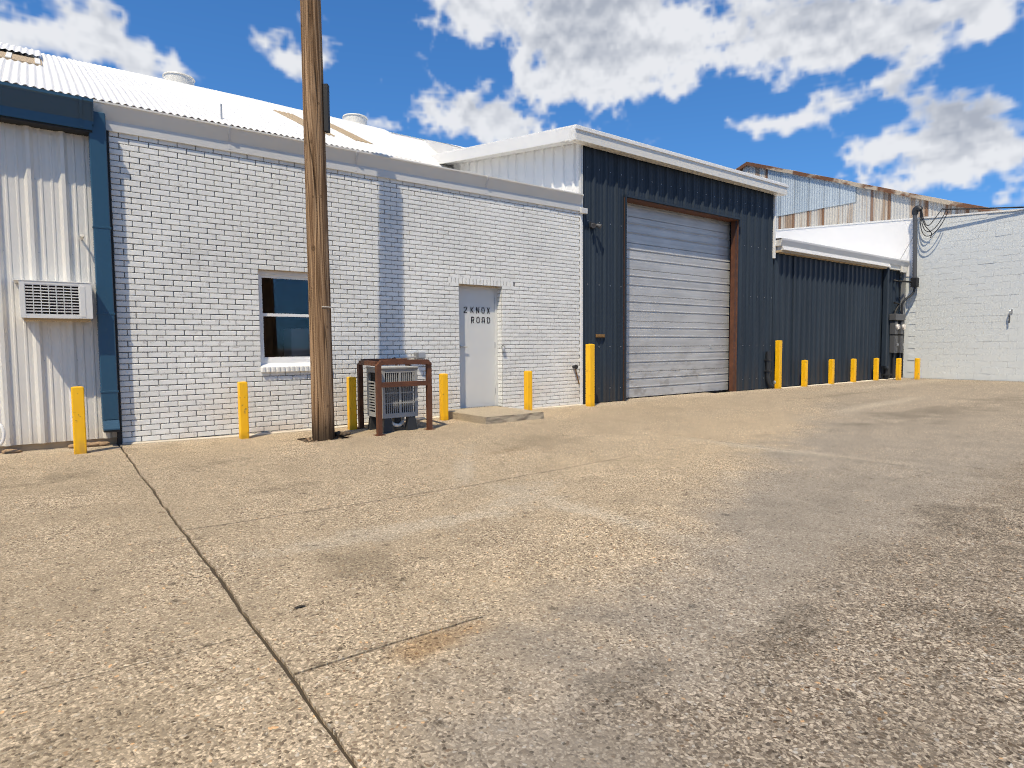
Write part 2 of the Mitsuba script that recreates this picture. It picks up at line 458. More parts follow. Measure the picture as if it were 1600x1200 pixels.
def rust_sheet(p, n, uv):
    k = dr.floor((p.y + 40) / 0.66)
    r1, r2 = cell_rand(k, 1), cell_rand(k, 2)
    st = noise(p.y * 10.0, 0, p.z * 0.22)
    st2 = fbm(p.y * 26, 0, p.z * 0.6, 3)
    gal = mix((0.40, 0.41, 0.42), (0.55, 0.545, 0.52), st2)
    gal = mix(gal, (0.50, 0.44, 0.36), r2 * 0.75)
    am = smoothstep(0.44, 0.72, st * 0.62 + st2 * 0.38 + (r1 - 0.5) * 0.34)
    c = mix(gal, (0.25, 0.155, 0.09), am * 0.8)
    line = dr.select(r1 > 0.25, smoothstep(0.13, 0.05, dr.abs((p.y + 40) / 0.66 - k - 0.08)), 0.0)
    return mix(c, (0.17, 0.075, 0.03), line * 0.85)


scene['mat_rust_sheet'] = pr(proc(rust_sheet), 0.6)


def ridge_rust(p, n, uv):
    g = fbm(p.y * 1.7, p.x * 2, p.z * 1.7, 4)
    return mix((0.14, 0.06, 0.027), (0.42, 0.35, 0.27), smoothstep(0.50, 0.66, g))


scene['mat_ridge_rust'] = pr(proc(ridge_rust), 0.7)
def blue_sheet(p, n, uv):
    k = dr.floor((p.y + 40) / 0.66)
    c = mix((0.33, 0.39, 0.45), (0.40, 0.46, 0.52), cell_rand(k, 4)) * (0.92 + 0.16 * noise(p.y * 20, 0, p.z * 0.6))
    return c * (1 - 0.35 * smoothstep(0.05, 0.01, dr.abs((p.y + 40) / 0.66 - k - 0.03)))


scene['mat_blue_sheet'] = pr(proc(blue_sheet), 0.5)


def block_bump(p, n, uv):
    return fbm(p.x * 45, p.y * 45, p.z * 45, 4)


scene['mat_block'] = pr((0.61, 0.64, 0.645), 0.6)
scene['mat_block_bright'] = pr((0.80, 0.80, 0.80), 0.6)


def step_col(p, n, uv):
    g = fbm(p.x * 6, p.y * 6, p.z * 6, 4)
    h = fbm(p.x * 70, p.y * 70, p.z * 70, 2)
    side = 1 - dr.abs(n.z)
    return mix((0.33, 0.275, 0.20), (0.44, 0.38, 0.29), g) * (0.72 + 0.56 * h)


scene['mat_step'] = bump({'type': 'diffuse', 'reflectance': proc(step_col)}, block_bump, 0.012, 0.003)
scene['mat_pale_concrete'] = pr((0.50, 0.45, 0.37), 0.9)
scene['mat_tan_patch'] = pr((0.30, 0.235, 0.16), 0.8)
scene['mat_condenser'] = pr((0.30, 0.305, 0.305), 0.5)
scene['mat_ac_white'] = pr((0.66, 0.655, 0.63), 0.4)
scene['mat_letter'] = pr((0.012, 0.012, 0.014), 0.5)
scene['mat_brown_plate'] = pr((0.20, 0.11, 0.035), 0.6)
scene['mat_room'] = pr((0.03, 0.033, 0.038), 0.9)
scene['mat_room_panel'] = pr((0.30, 0.31, 0.33), 0.8)
scene['mat_glass'] = {'type': 'thindielectric', 'int_ior': 1.52}
scene['mat_clear'] = {'type': 'thindielectric', 'int_ior': 1.5}
scene['mat_meter_face'] = pr((0.85, 0.78, 0.70), 0.4)
scene['mat_galv'] = pr((0.45, 0.46, 0.47), 0.35, metallic=0.5)
scene['mat_cable'] = pr((0.016, 0.016, 0.018), 0.5)
scene['mat_tag'] = pr((0.55, 0.52, 0.46), 0.4)
scene['mat_rubble'] = pr((0.27, 0.185, 0.115), 0.95)

# ------------------------------------------------------------------ ground and paving
g = 400.0
add('ground', tm([[-g, -g, -0.075], [g, -g, -0.075], [g, g, -0.075], [-g, g, -0.075]], [[0, 1, 2], [0, 2, 3]]), 'mat_dirt')
tag('ground', 'bare dark earth under and beyond the paving', kind='structure')
tag('pavement', 'tan exposed aggregate concrete paving in large worn slabs', kind='structure')


def slab(x0, x1, y0, y1, gap=0.006, gapy=0.004, wav=0.006, hole=None):
    """One cast slab: jittered edges, slight arris, the paving's dip."""
    st = 0.08 if (x1 < 9 and y1 > -9.5) else 0.5
    nx, ny = max(2, int((x1 - x0) / st)), max(2, int((y1 - y0) / st))
    xs, ys = np.linspace(x0 + gap, x1 - gap, nx + 1), np.linspace(y0 + gapy, y1 - gapy, ny + 1)
    X, Y = np.meshgrid(xs, ys, indexing='ij')
    j = lambda a, s: (meshkit.noise(np.stack([a * 3.1, a * 0 + s, a * 0], -1)) - 0.5) * 2 * wav + (meshkit.noise(np.stack([a * 14.0, a * 0 + s, a * 0 + 5], -1)) - 0.5) * 1.6 * wav
    X, Y = X.copy(), Y.copy()
    X[0] += j(ys, x0); X[-1] += j(ys, x1); Y[:, 0] += j(xs, y0); Y[:, -1] += j(xs, y1)
    Z = gz(X, Y)
    v = [np.stack([X, Y, Z], -1).reshape(-1, 3)]
    f = []
    idx = lambda a, b: a * (ny + 1) + b
    for a in range(nx):
        for b in range(ny):
            if hole and hole(0.5 * (xs[a] + xs[a + 1]), 0.5 * (ys[b] + ys[b + 1])):
                continue
            f += [[idx(a, b), idx(a + 1, b), idx(a + 1, b + 1)], [idx(a, b), idx(a + 1, b + 1), idx(a, b + 1)]]
    ring = [idx(a, 0) for a in range(nx)] + [idx(nx, b) for b in range(ny)] + [idx(a, ny) for a in range(nx, 0, -1)] + [idx(0, b) for b in range(ny, 0, -1)]
    top = v[0]
    low = top[ring].copy()
    low[:, 2] -= 0.07
    base = len(top)
    v.append(low)
    m = len(ring)
    for i in range(m):
        k = (i + 1) % m
        f += [[ring[i], base + i, base + k], [ring[i], base + k, ring[k]]]
    return tm(np.vstack(v), f)


HOLE = (2.50, 3.02, -1.20, -0.74)
inhole = lambda x, y: HOLE[0] < x < HOLE[1] and HOLE[2] < y < HOLE[3]
cols = [(-12, -5.4), (-5.4, 0.62), (0.62, 6.22), (6.22, 12.4), (12.4, 22.45)]
for (a, b) in cols:
    if a < 0:
        rows = [0.12, -4.53, -6.12, -8.7, -14]
    elif a < 6:
        rows = [0.05, -4.38, -6.52, -8.7, -14]
    elif a < 12:
        rows = [0.35, -2.2, -4.42, -8.7, -14]
    else:
        rows = [0.05, -4.42, -8.7, -14]
    for r0, r1 in zip(rows[1:], rows[:-1]):
        left_gap = 0.006
        wide = 0.0095 if (a, b) in ((-5.4, 0.62), (0.62, 6.22)) else 0.003
        add('pavement__slab', slab(a, b, r0, r1, gapy=0.007 if a == 0.62 else 0.003, gap=wide, wav=0.011 if a == 0.62 else 0.006, hole=inhole if a == 0.62 and r1 > 0 else None), 'mat_ground', 30)
# dark grit lying in the joints, a little below the slab tops
def filler(x0, x1, y0, y1, d):
    xs = np.linspace(x0, x1, max(2, int((x1 - x0) / 0.2)))
    ys = np.linspace(y0, y1, 2)
    X, Y = np.meshgrid(xs, ys, indexing='ij')
    Z = gz(X, Y) - d
    f = []
    for i in range(len(xs) - 1):
        a = i * 2
        f += [[a, a + 2, a + 3], [a, a + 3, a + 1]]
    return tm(np.stack([X, Y, Z], -1).reshape(-1, 3), f)


for (a, b, c_, d_, dep, mt) in ((0.575, 0.665, -14, 0.05, 0.014, 'mat_dirt'), (6.19, 6.25, -6.4, -4.35, 0.004, 'mat_dirt'), (-5.4, 0.585, -4.55, -4.51, 0.006, 'mat_dirt'), (-5.4, 0.585, -6.14, -6.10, 0.006, 'mat_dirt'), (0.655, 4.7, -4.42, -4.34, 0.006, 'mat_dirt'), (0.655, 1.42, -6.56, -6.48, 0.010, 'mat_dirt'),
                                 (6.19, 6.25, -14, -6.4, 0.0012, 'mat_ground'), (6.19, 6.25, -4.35, 0.1, 0.0012, 'mat_ground'), (12.37, 12.43, -14, 0.3, 0.0012, 'mat_ground'), (4.7, 6.19, -4.42, -4.34, 0.0012, 'mat_ground'), (1.42, 6.19, -6.56, -6.48, 0.0012, 'mat_ground'), (6.25, 12.37, -4.44, -4.40, 0.0012, 'mat_ground'), (6.25, 12.37, -2.22, -2.18, 0.0012, 'mat_ground'), (12.43, 22.4, -4.44, -4.40, 0.0012, 'mat_ground')):
    add('pavement__joint', filler(a, b, c_, d_, dep), mt, True)
# pale fillet of grout along the foot of the brick wall
def fillet(x0, x1, w=0.10, h=0.02):
    xs = np.linspace(x0, x1, int((x1 - x0) / 0.12) + 2)
    ww = w * (0.65 + 0.7 * meshkit.noise(np.stack([xs * 2.3, xs * 0, xs * 0], -1)))
    z = gz(xs)
    v = np.vstack([np.stack([xs, -ww, z + 0.003], 1), np.stack([xs, -ww * 0.5, z + h * 0.8], 1), np.stack([xs, xs * 0 + 0.01, z + h], 1), np.stack([xs, xs * 0 + 0.01, z - 0.03], 1), np.stack([xs, -ww, z - 0.03], 1)])
    n = len(xs)
    f = []
    for k in range(4):
        for i in range(n - 1):
            f += [[k * n + i, k * n + i + 1, (k + 1) * n + i + 1], [k * n + i, (k + 1) * n + i + 1, (k + 1) * n + i]]
    return tm(v, f)


for (a, b) in ((0.66, 4.98), (6.14, 8.06)):
    add('pavement__grout_fillet', fillet(a, b), 'mat_pale_concrete', True)
for (a, b) in ((15.0, 22.3),):
    add('pavement__grout_fillet', fillet(a, b, 0.16, 0.012), 'mat_pale_concrete', True)

# ------------------------------------------------------------------ brick building (with the long corrugated roof)
B = thing('brick_building')
tag(B, 'white painted brick building with corrugated white roof, window and grey door', 'building')
XL, XR, HB = 0.66, 8.10, 3.66
WX0, WX1, WZ0, WZ1 = 2.275, 3.20, 0.88, 2.175
DX0, DX1, DZ0, DZ1 = 5.405, 6.275, 0.075, 2.145
back = sbox(XL, -0.10, XR, HB).difference(sbox(WX0, WZ0, WX1, WZ1)).difference(sbox(DX0, -0.2, DX1, DZ1))
add(B + '__wall', wall_poly(back, 0.011, 0.22), 'mat_mortar')
BH, BW, JT = 0.0677, 0.2032, 0.0100
bricks = []
LX0, LX1, LZ0, LZ1 = 5.20, 6.52, DZ1, DZ1 + 0.105       # soldier lintel
def keep(x0, x1, z0, z1):
    """Clip a brick against the openings; returns pieces."""
    out = [(x0, x1)]
    for (a, b, c, d) in ((WX0, WX1, WZ0 - 0.09, WZ1), (DX0, DX1, -1, DZ1), (LX0, LX1, LZ0, LZ1)):
        if z1 - 0.02 > c and z0 + 0.02 < d:
            nxt = []
            for (p, q) in out:
                if q <= a or p >= b:
                    nxt.append((p, q))
                else:
                    if p < a:
                        nxt.append((p, a - 0.002))
                    if q > b:
                        nxt.append((b + 0.002, q))
            out = nxt
    return [(p, q) for p, q in out if q - p > 0.03]


nrow = int(HB / BH) + 1
for r in range(-1, nrow):
    z0, z1 = r * BH + JT / 2, (r + 1) * BH - JT / 2
    if r == -1:
        z0 = -0.09
    z1 = min(z1, HB - 0.002)
    off = 0.0 if r % 2 == 0 else -BW / 2
    x = XL + off
    while x < XR - 0.01:
        a, b = max(x, XL) + JT / 2, min(x + BW, XR) - JT / 2
        if b - a > 0.03:
            for (p, q) in keep(a, b, z0, z1):
                jit = rng.normal(0, 0.0012, 4)
                prd = rng.normal(0, 0.0011)
                bricks.append((p + jit[0], q + jit[1], z0 + jit[2] * 0.5, z1 + jit[3] * 0.5, prd))
        x += BW


def brick_mesh(b):
    return cbox(b[0], b[1], -0.001 - b[4], 0.016, b[2], b[3], 0.0032)


def seen(b):
    c = np.array([(b[0] + b[1]) / 2, 0, (b[2] + b[3]) / 2]) - CAM
    z = c @ fw
    u = c @ rt / z
    return (b[1] - b[0]) * (b[3] - b[2]) * (-c[1] * -1) / (z ** 3) if abs(u) < 0.83 else 0


order = sorted(range(len(bricks)), key=lambda i: -seen(bricks[i]))
for i in order[:270]:
    add(B + '__wall__brick', brick_mesh(bricks[i]), 'mat_brick')
k = add(B + '__wall__bricks', join([brick_mesh(bricks[i]) for i in order[270:]]), 'mat_brick')
tag(k, kind='stuff')
# soldier course over the door
lw = (LX1 - LX0) / 19
for i in range(19):
    a, b = LX0 + i * lw + 0.0065, LX0 + (i + 1) * lw - 0.0065
    add(B + '__lintel__brick', cbox(a, b, -0.002, 0.016, LZ0 + 0.003, LZ1 - 0.003, 0.003), 'mat_brick')
scene[B + '__lintel'] = mikit.ply(bx(DX0 - 0.02, DX1 + 0.02, 0.02, 0.20, DZ1 - 0.006, DZ1 + 0.0), 'mat_lintel_tan')
# sill of bricks on edge, tops rounded
sw = (WX1 + 0.03 - WX0 + 0.01) / 15
for i in range(15):
    a, b = WX0 - 0.01 + i * sw + 0.005, WX0 - 0.01 + (i + 1) * sw - 0.005
    m = cbox(a, b, -0.045, 0.10, WZ0 - 0.088, WZ0 - 0.004, 0.012)
    add(B + '__sill__brick', m, 'mat_brick')
scene[B + '__sill'] = mikit.ply(prism_x([(-0.03, WZ0 - 0.08), (0.19, WZ0 - 0.08), (0.19, WZ0 + 0.045), (0.10, WZ0 + 0.04), (-0.025, WZ0 - 0.012)], WX0 - 0.002, WX1 + 0.002), 'mat_white')
# painted returns of the openings
add(B + '__window_reveal', join([bx(WX0 - 0.012, WX0 + 0.003, 0.017, 0.16, WZ0, WZ1), bx(WX1 - 0.003, WX1 + 0.012, 0.017, 0.16, WZ0, WZ1)]), 'mat_white')
add(B + '__window_head', bx(WX0, WX1, 0.012, 0.17, WZ1 - 0.004, WZ1 + 0.012), 'mat_lintel_tan')
for s, xx in ((0, DX0), (1, DX1)):
    k = B + '__door_reveal' + ('_001' if s else '')
    scene[k] = mikit.ply(bx(xx - 0.012, xx + 0.001, 0.017, 0.145, -0.05, DZ1) if s == 0 else bx(xx - 0.001, xx + 0.012, 0.017, 0.145, -0.05, DZ1), 'mat_mortar')
    for r in range(0, 32):
        z0, z1 = r * BH + JT / 2, min((r + 1) * BH - JT / 2, DZ1 - 0.002)
        if z1 < DZ0 or z1 - z0 < 0.02:
            continue
        for (ya, yb) in (((0.018, 0.14),) if r % 2 else ((0.018, 0.075), (0.083, 0.14))):
            m = cbox(xx - 0.006, xx + 0.007, ya, yb, z0, z1, 0.003) if s == 0 else cbox(xx - 0.007, xx + 0.006, ya, yb, z0, z1, 0.003)
            add(k + '__brick', m, 'mat_brick')
# window
F0 = 0.085
W = B + '__window'
fr = [bx(WX0 + 0.004, WX0 + 0.05, F0, F0 + 0.07, WZ0 + 0.02, WZ1 - 0.005), bx(WX1 - 0.05, WX1 - 0.004, F0, F0 + 0.07, WZ0 + 0.02, WZ1 - 0.005),
      bx(WX0 + 0.05, WX1 - 0.05, F0, F0 + 0.07, WZ1 - 0.06, WZ1 - 0.005), bx(WX0 + 0.05, WX1 - 0.05, F0, F0 + 0.07, WZ0 + 0.02, WZ0 + 0.09)]
scene[W] = mikit.ply(join(fr), 'mat_white')
zc = 1.575
sash = []
for (z0, z1, yy) in ((zc - 0.02, WZ1 - 0.06, F0 + 0.03), (WZ0 + 0.09, zc + 0.02, F0 + 0.012)):
    x0, x1 = WX0 + 0.05, WX1 - 0.05
    s_ = [bx(x0, x0 + 0.022, yy, yy + 0.025, z0, z1), bx(x1 - 0.022, x1, yy, yy + 0.025, z0, z1), bx(x0 + 0.022, x1 - 0.022, yy, yy + 0.025, z1 - 0.04, z1), bx(x0 + 0.022, x1 - 0.022, yy, yy + 0.025, z0, z0 + 0.03)]
    add(W + '__sash', join(s_), 'mat_white')
    add(W + '__pane', tm([[x0 + 0.02, yy + 0.014, z0 + 0.02], [x1 - 0.02, yy + 0.014, z0 + 0.02], [x1 - 0.02, yy + 0.014, z1 - 0.03], [x0 + 0.02, yy + 0.014, z1 - 0.03]], [[0, 1, 2], [0, 2, 3]]), 'mat_glass')
# the dark room behind it
r_ = [bx(1.6, 4.9, 3.2, 3.25, 0.0, 3.0), bx(1.55, 1.6, 0.221, 3.25, 0.0, 3.0), bx(4.9, 4.95, 0.221, 3.25, 0.0, 3.0), bx(1.6, 4.9, 0.221, 3.2, 2.95, 3.0), bx(1.6, 4.9, 0.221, 3.2, 0.0, 0.04)]
scene[B + '__room'] = mikit.ply(join(r_), 'mat_room')
add(B + '__room__cabinet', cbox(2.95, 4.2, 0.85, 1.25, 0.04, 1.42, 0.01), 'mat_room_panel')
# door
D = B + '__door'
DY = 0.145
scene[D] = mikit.ply(cbox(DX0 + 0.045, DX1 - 0.05, DY + 0.012, DY + 0.057, DZ0 + 0.012, DZ1 - 0.05, 0.003), 'mat_grey_paint')
add(D + '__frame', join([bx(DX0 + 0.001, DX0 + 0.045, DY, DY + 0.075, DZ0 - 0.02, DZ1 - 0.007), bx(DX1 - 0.05, DX1 - 0.001, DY, DY + 0.075, DZ0 - 0.02, DZ1 - 0.007), bx(DX0 + 0.045, DX1 - 0.05, DY, DY + 0.075, DZ1 - 0.05, DZ1 - 0.007)]), 'mat_grey_paint')
add(D + '__threshold', bx(DX0 - 0.03, DX1 + 0.03, 0.02, DY + 0.10, -0.03, DZ0 + 0.012), 'mat_black')
hy = DY + 0.012
add(D + '__handle', join([tube([[DX0 + 0.09, hy, 1.125], [DX0 + 0.09, hy - 0.05, 1.125]], 0.014, 10), tube([[DX0 + 0.085, hy - 0.05, 1.125], [DX0 + 0.215, hy - 0.052, 1.120]], [0.011, 0.009], 8), tube([[DX0 + 0.09, hy + 0.001, 1.125], [DX0 + 0.09, hy - 0.008, 1.125]], 0.03, 14)]), 'mat_grey_jamb')
for z in (0.35, 1.15, 1.92):
    add(D + '__hinge', tube([[DX1 - 0.053, hy - 0.008, z - 0.05], [DX1 - 0.053, hy - 0.008, z + 0.05]], 0.008, 8), 'mat_galv')


from shapely.geometry import LineString
from shapely import union_all


def glyph(ch, w, h, t):
    """Bold condensed capital in a w x h box with stroke t, built from strokes."""
    a, b, c, d = t / 2, w - t / 2, t / 2, h - t / 2
    k = t * 0.75
    S = {'O': [[(a + k, c), (b - k, c), (b, c + k), (b, d - k), (b - k, d), (a + k, d), (a, d - k), (a, c + k), (a + k, c), (b - k, c)]],
         'D': [[(a, c), (b - k, c), (b, c + k), (b, d - k), (b - k, d), (a, d), (a, c), (b - k, c)]],
         'K': [[(a, 0), (a, h)], [(b + 0.1 * t, h), (a + 0.3 * t, h * 0.45)], [(a + t * 0.9, h * 0.55), (b + 0.1 * t, 0)]],
         'N': [[(a, 0), (a, h)], [(b, 0), (b, h)], [(a, h - 0.2 * t), (b, 0.2 * t)]],
         'X': [[(a, 0), (b, h)], [(a, h), (b, 0)]],
         'R': [[(a, 0), (a, h)], [(a, d), (b - k, d), (b, d - k), (b, h * 0.5 + k), (b - k, h * 0.5), (a, h * 0.5)], [(a + t, h * 0.5), (b, 0)]],
         'A': [[(a, 0), (a, d - k * 1.6), (a + k, d), (b - k, d), (b, d - k * 1.6), (b, 0)], [(a, h * 0.36), (b, h * 0.36)]],
         '2': [[(a, h * 0.70), (a, d - k), (a + k, d), (b - k, d), (b, d - k), (b, h * 0.62), (a, h * 0.20), (a, c), (w, c)]]}[ch]
    return union_all([LineString(q).buffer(t / 2, cap_style='flat', join_style='bevel') for q in S]).intersection(sbox(0, 0, w, h))


def letters(text, x0, x1, z0, h):
    out = []
    cw, n = 0.066, len(text)
    step = (x1 - x0 - cw) / max(n - 1, 1)
    for i, ch in enumerate(text):
        g_ = glyph(ch, cw, h, 0.0165)
        m = join([trimesh.creation.extrude_polygon(q, 0.003, engine='earcut') for q in getattr(g_, 'geoms', [g_])])
        v = np.array(m.vertices)
        out.append(trimesh.Trimesh(np.stack([x0 + i * step + v[:, 0], hy - 0.0005 - v[:, 2], z0 + v[:, 1]], 1), m.faces, process=False))
    return out


ll = letters('2', 5.59, 5.65, 1.685, 0.108) + letters('KNOX', 5.725, 6.125, 1.685, 0.108) + letters('ROAD', 5.735, 6.125, 1.52, 0.108)
for i, m in enumerate(ll):
    add(D + '__letter', m, 'mat_letter')
tag(D, 'grey steel door lettered 2 KNOX ROAD')
# right edge trim, left shadow gap
add(B + '__corner_trim', bx(XR - 0.005, XR + 0.055, -0.012, 0.2, -0.02, HB + 0.02), 'mat_white')
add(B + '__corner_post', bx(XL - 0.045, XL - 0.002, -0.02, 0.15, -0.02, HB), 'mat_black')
# gutter: lip, inward sloping face, lower band
GL = 0.525
gut = [(-0.085, 3.938), (-0.104, 3.938), (-0.104, 3.918), (-0.09, 3.908), (-0.025, 3.755), (-0.025, 3.645), (0.0, 3.645), (0.10, 3.645), (0.10, 3.90), (-0.085, 3.90)]
scene[B + '__gutter'] = mikit.ply(prism_x(gut, GL, XR + 0.0), 'mat_trim_warm')
add(B + '__gutter__end_cap', cbox(XR - 0.03, XR + 0.13, -0.075, 0.02, 3.60, 3.70, 0.006), 'mat_trim')
for xx in (1.95, 3.65, 5.92):
    add(B + '__gutter__strap', prism_x([(-0.1045, 3.940), (-0.112, 3.933), (-0.112, 3.91), (-0.034, 3.757), (-0.034, 3.665), (-0.0315, 3.665), (-0.0315, 3.756), (-0.0905, 3.9085), (-0.1045, 3.918)], xx, xx + 0.03), 'mat_trim')
add(B + '__drip_band', bx(GL, XR, -0.031, -0.0255, 3.64, 3.752), 'mat_trim')

# corrugated roof
E0, AR, RL = 3.955, 2.75, 6.6
def rz(y):
    t = np.clip((np.asarray(y, float) + 0.1) / RL, 0, 1)
    return E0 + AR * (1 - (1 - t) ** 1.15)


PITCH_C = 0.0765
def corr(x):
    return 0.0095 * np.cos(2 * np.pi * x / PITCH_C)


def roof_sheet(x0, x1, y0, y1, lift=0.0, ny=14, per=8, cut=False):
    xs = np.linspace(x0, x1, int((x1 - x0) / PITCH_C * per) + 2)
    ys = np.linspace(y0, y1, ny)
    X, Y = np.meshgrid(xs, ys, indexing='ij')
    if cut:   # trimmed along the valley towards the garage
        ys0 = np.maximum(y0, (xs - 4.75) / 0.35)
        Y = ys0[:, None] + (y1 - ys0)[:, None] * np.linspace(0, 1, ny)[None, :]
    sag = 0.05 * np.exp(-((X - 3.0) / 3.5) ** 2) * np.clip(Y / 5, 0, 1) + 0.02 * (meshkit.noise(np.stack([X * 0.9, Y * 0.9, X * 0], -1)) - 0.5)
    Z = rz(Y) + corr(X) + lift + sag
    f = []
    n = len(ys)
    i, j = np.meshgrid(np.arange(len(xs) - 1), np.arange(n - 1), indexing='ij')
    a = (i * n + j).ravel()
    q = np.stack([a, a + n, a + n + 1, a + 1], 1)
    return tm(np.stack([X, Y, Z], -1).reshape(-1, 3), np.vstack([q[:, [0, 1, 2]], q[:, [0, 2, 3]]]))


zr_ = lambda y: 5.03 + 0.144 * y + 0.1
R = B + '__roof'
scene[R] = mikit.ply(roof_sheet(-4.2, 6.98, -0.09, 6.5, cut=True), 'mat_roof', True)
add(R + '__rear_sheet', roof_sheet(8.1, 13.0, 2.9, 6.5), 'mat_roof', True)
def rear_slope():
    """Steeper return between the valley and the garage wall."""
    xs = np.linspace(4.9, 8.10, 340)
    ys = np.linspace(2.45, 6.0, 10)
    X, Y = np.meshgrid(xs, ys, indexing='ij')
    Z = 3.88 + (rz(6.0) + 0.004 - 3.88) * (Y - 2.45) / 3.55 + corr(X)
    i, j = np.meshgrid(np.arange(339), np.arange(9), indexing='ij')
    a = (i * 10 + j).ravel()
    q = np.stack([a, a + 10, a + 11, a + 1], 1)
    return tm(np.stack([X, Y, Z], -1).reshape(-1, 3), np.vstack([q[:, [0, 1, 2]], q[:, [0, 2, 3]]]))


add(R + '__return_slope', rear_slope(), 'mat_roof', True)
v = [[8.095, 2.9, zr_(2.9) - 0.2], [8.095, 6.5, zr_(6.5) - 0.2], [8.095, 6.5, rz(6.5) + 0.005]] + [[8.095, y, float(rz(y)) + 0.005] for y in np.linspace(6.0, 2.9, 8)]
add(R + '__gable_infill', tm(v, [[0, i, i + 1] for i in range(1, len(v) - 1)]), 'mat_roof')
add(R + '__ridge_strip', roof_sheet(6.6, 8.1, 5.93, 6.5, -0.012, 3), 'mat_roof', True)
add(R + '__far_slope', tm([[-4.2, 6.5, rz(6.5) - 0.01], [13, 6.5, rz(6.5) - 0.01], [13, 13, 4.0], [-4.2, 13, 4.0]], [[0, 1, 2], [0, 2, 3]]), 'mat_roof')
# unpainted sheets
for (x0, x1, y0, y1) in ((3.33, 3.66, 0.72, 2.75), (4.02, 4.32, 0.76, 2.75)):
    k = add(R + '__bare_sheet', roof_sheet(x0, x1, y0, y1, 0.007), 'mat_tan_patch', True)
    tag(k, 'tan unpainted roof sheet')
# low flat roof between the valley and the garage wall
add(B + '__flat_roof', bx(4.6, XR - 0.02, -0.06, 4.5, 3.86, 3.90), 'mat_roof')
# strip of grimy board let into the roof on the left, under the lapped upper sheet
def on_roof(x0, x1, y0, y1, h0, h1):
    v = []
    for x in (x0, x1):
        for y in (y0, y1):
            for h in (h0, h1):
                v.append([x, y, rz(y) + h])
    f = [[0, 1, 3], [0, 3, 2], [4, 6, 7], [4, 7, 5], [0, 4, 5], [0, 5, 1], [2, 3, 7], [2, 7, 6], [0, 2, 6], [0, 6, 4], [1, 5, 7], [1, 7, 3]]
    return tm(v, f)


add(R + '__board', on_roof(-3.2, 0.10, 1.95, 2.98, -0.02, 0.022), 'mat_tan_patch')
add(R + '__lapped_sheet', roof_sheet(-3.2, 0.10, 2.80, 4.2, 0.055, 6), 'mat_roof', True)
for xx in (-0.29, 0.02):
    add(R + '__bracket', on_roof(xx, xx + 0.06, 1.98, 2.85, 0.023, 0.034), 'mat_trim_warm')
# round vents on the ridge
for (vx, vy) in ((2.42, 6.1), (6.28, 6.1)):
    z = float(rz(vy))
    prof = np.array([[0, 0.27], [0.20, 0.265], [0.295, 0.235], [0.305, 0.21], [0.285, 0.205], [0.285, 0.03], [0.30, 0.02], [0.30, -0.25]])
    m = trimesh.creation.revolve(prof[::-1], sections=36)
    m.apply_translation([vx, vy, z - 0.06])
    add(R + '__round_vent', m, 'mat_trim_warm', 30)
add(R + '__pipe', tube([[1.95, 0.28, 4.1], [1.95, 0.28, 4.32]], 0.012, 8), 'mat_galv')

# ------------------------------------------------------------------ beige metal building on the left
M = thing('metal_building')
tag(M, 'beige ribbed metal building at the far left with blue gutter and corner', 'building')
MX0, MX1, MY = -4.2, 0.615, 0.05
edges = [MX1]
while edges[-1] > MX0:
    edges.append(edges[-1] - 0.9144)
edges = sorted([max(e, MX0) for e in edges])
for a, b in zip(edges[:-1], edges[1:]):
    add(M + '__wall__panel', ribbed(r_panel(a, b, -0.099 + 0.012), lambda x: 0.075, lambda x: 3.62, MY), 'mat_beige')
scene[M + '__wall'] = mikit.ply(bx(MX0, MX1, MY + 0.051, MY + 0.2, -0.05, 3.7), 'mat_room')
add(M + '__foundation', bx(MX0, MX1, MY + 0.03, MY + 0.0505, -0.06, 0.08), 'mat_lintel_tan')
for i in range(9):
    m = trimesh.creation.icosphere(2, 0.05)
    v = np.array(m.vertices)
    v *= (0.7 + 0.6 * meshkit.fbm(v * 24 + i * 3.1, 3))[:, None]
    v[:, 2] *= 0.55
    v[:, 0] *= 1.4
    m.vertices = v + np.array([0.20 + 0.045 * i + (0 if i < 7 else -0.9), -0.0 + 0.02 * (i % 2), 0.015])
    add(M + '__rubble', m, 'mat_rubble', True)
BG = M + '__gutter'
bp = [(-0.245, 3.885), (-0.265, 3.885), (-0.265, 3.855), (-0.25, 3.845), (-0.16, 3.675), (-0.16, 3.575), (0.05, 3.575), (0.05, 3.83), (-0.245, 3.83)]
scene[BG] = mikit.ply(prism_x(bp, MX0, 0.50), 'mat_blue')
add(BG + '__end_cap', prism_x([(-0.268, 3.888), (-0.268, 3.852), (-0.162, 3.672), (-0.162, 3.64), (0.05, 3.64), (0.05, 3.888)], 0.5005, 0.515), 'mat_blue')
add(BG + '__strap', prism_x([(-0.268, 3.89), (-0.276, 3.885), (-0.276, 3.85), (-0.170, 3.68), (-0.170, 3.59), (-0.161, 3.59), (-0.161, 3.676), (-0.251, 3.846), (-0.266, 3.855), (-0.266, 3.89)], 0.385, 0.412), 'mat_blue')
add(M + '__soffit_gap', bx(MX0, 0.50, -0.14, 0.05, 3.555, 3.575), 'mat_black')
DS = M + '__downspout'
scene[DS] = mikit.ply(cbox(0.47, 0.632, -0.13, 0.03, 0.30, 3.80, 0.008), 'mat_blue')
kick = prism_x([(-0.129, 0.299), (-0.19, 0.205), (-0.19, 0.19), (0.0, 0.19), (0.028, 0.299)], 0.472, 0.63)
add(DS + '__kick_out', kick, 'mat_blue')
add(DS + '__mouth', bx(0.476, 0.626, -0.185, -0.005, 0.165, 0.1895), 'mat_black')
for z in (0.62, 1.52, 2.5):
    add(DS + '__bracket', cbox(0.462, 0.64, -0.135, -0.05, z, z + 0.022, 0.002), 'mat_blue')
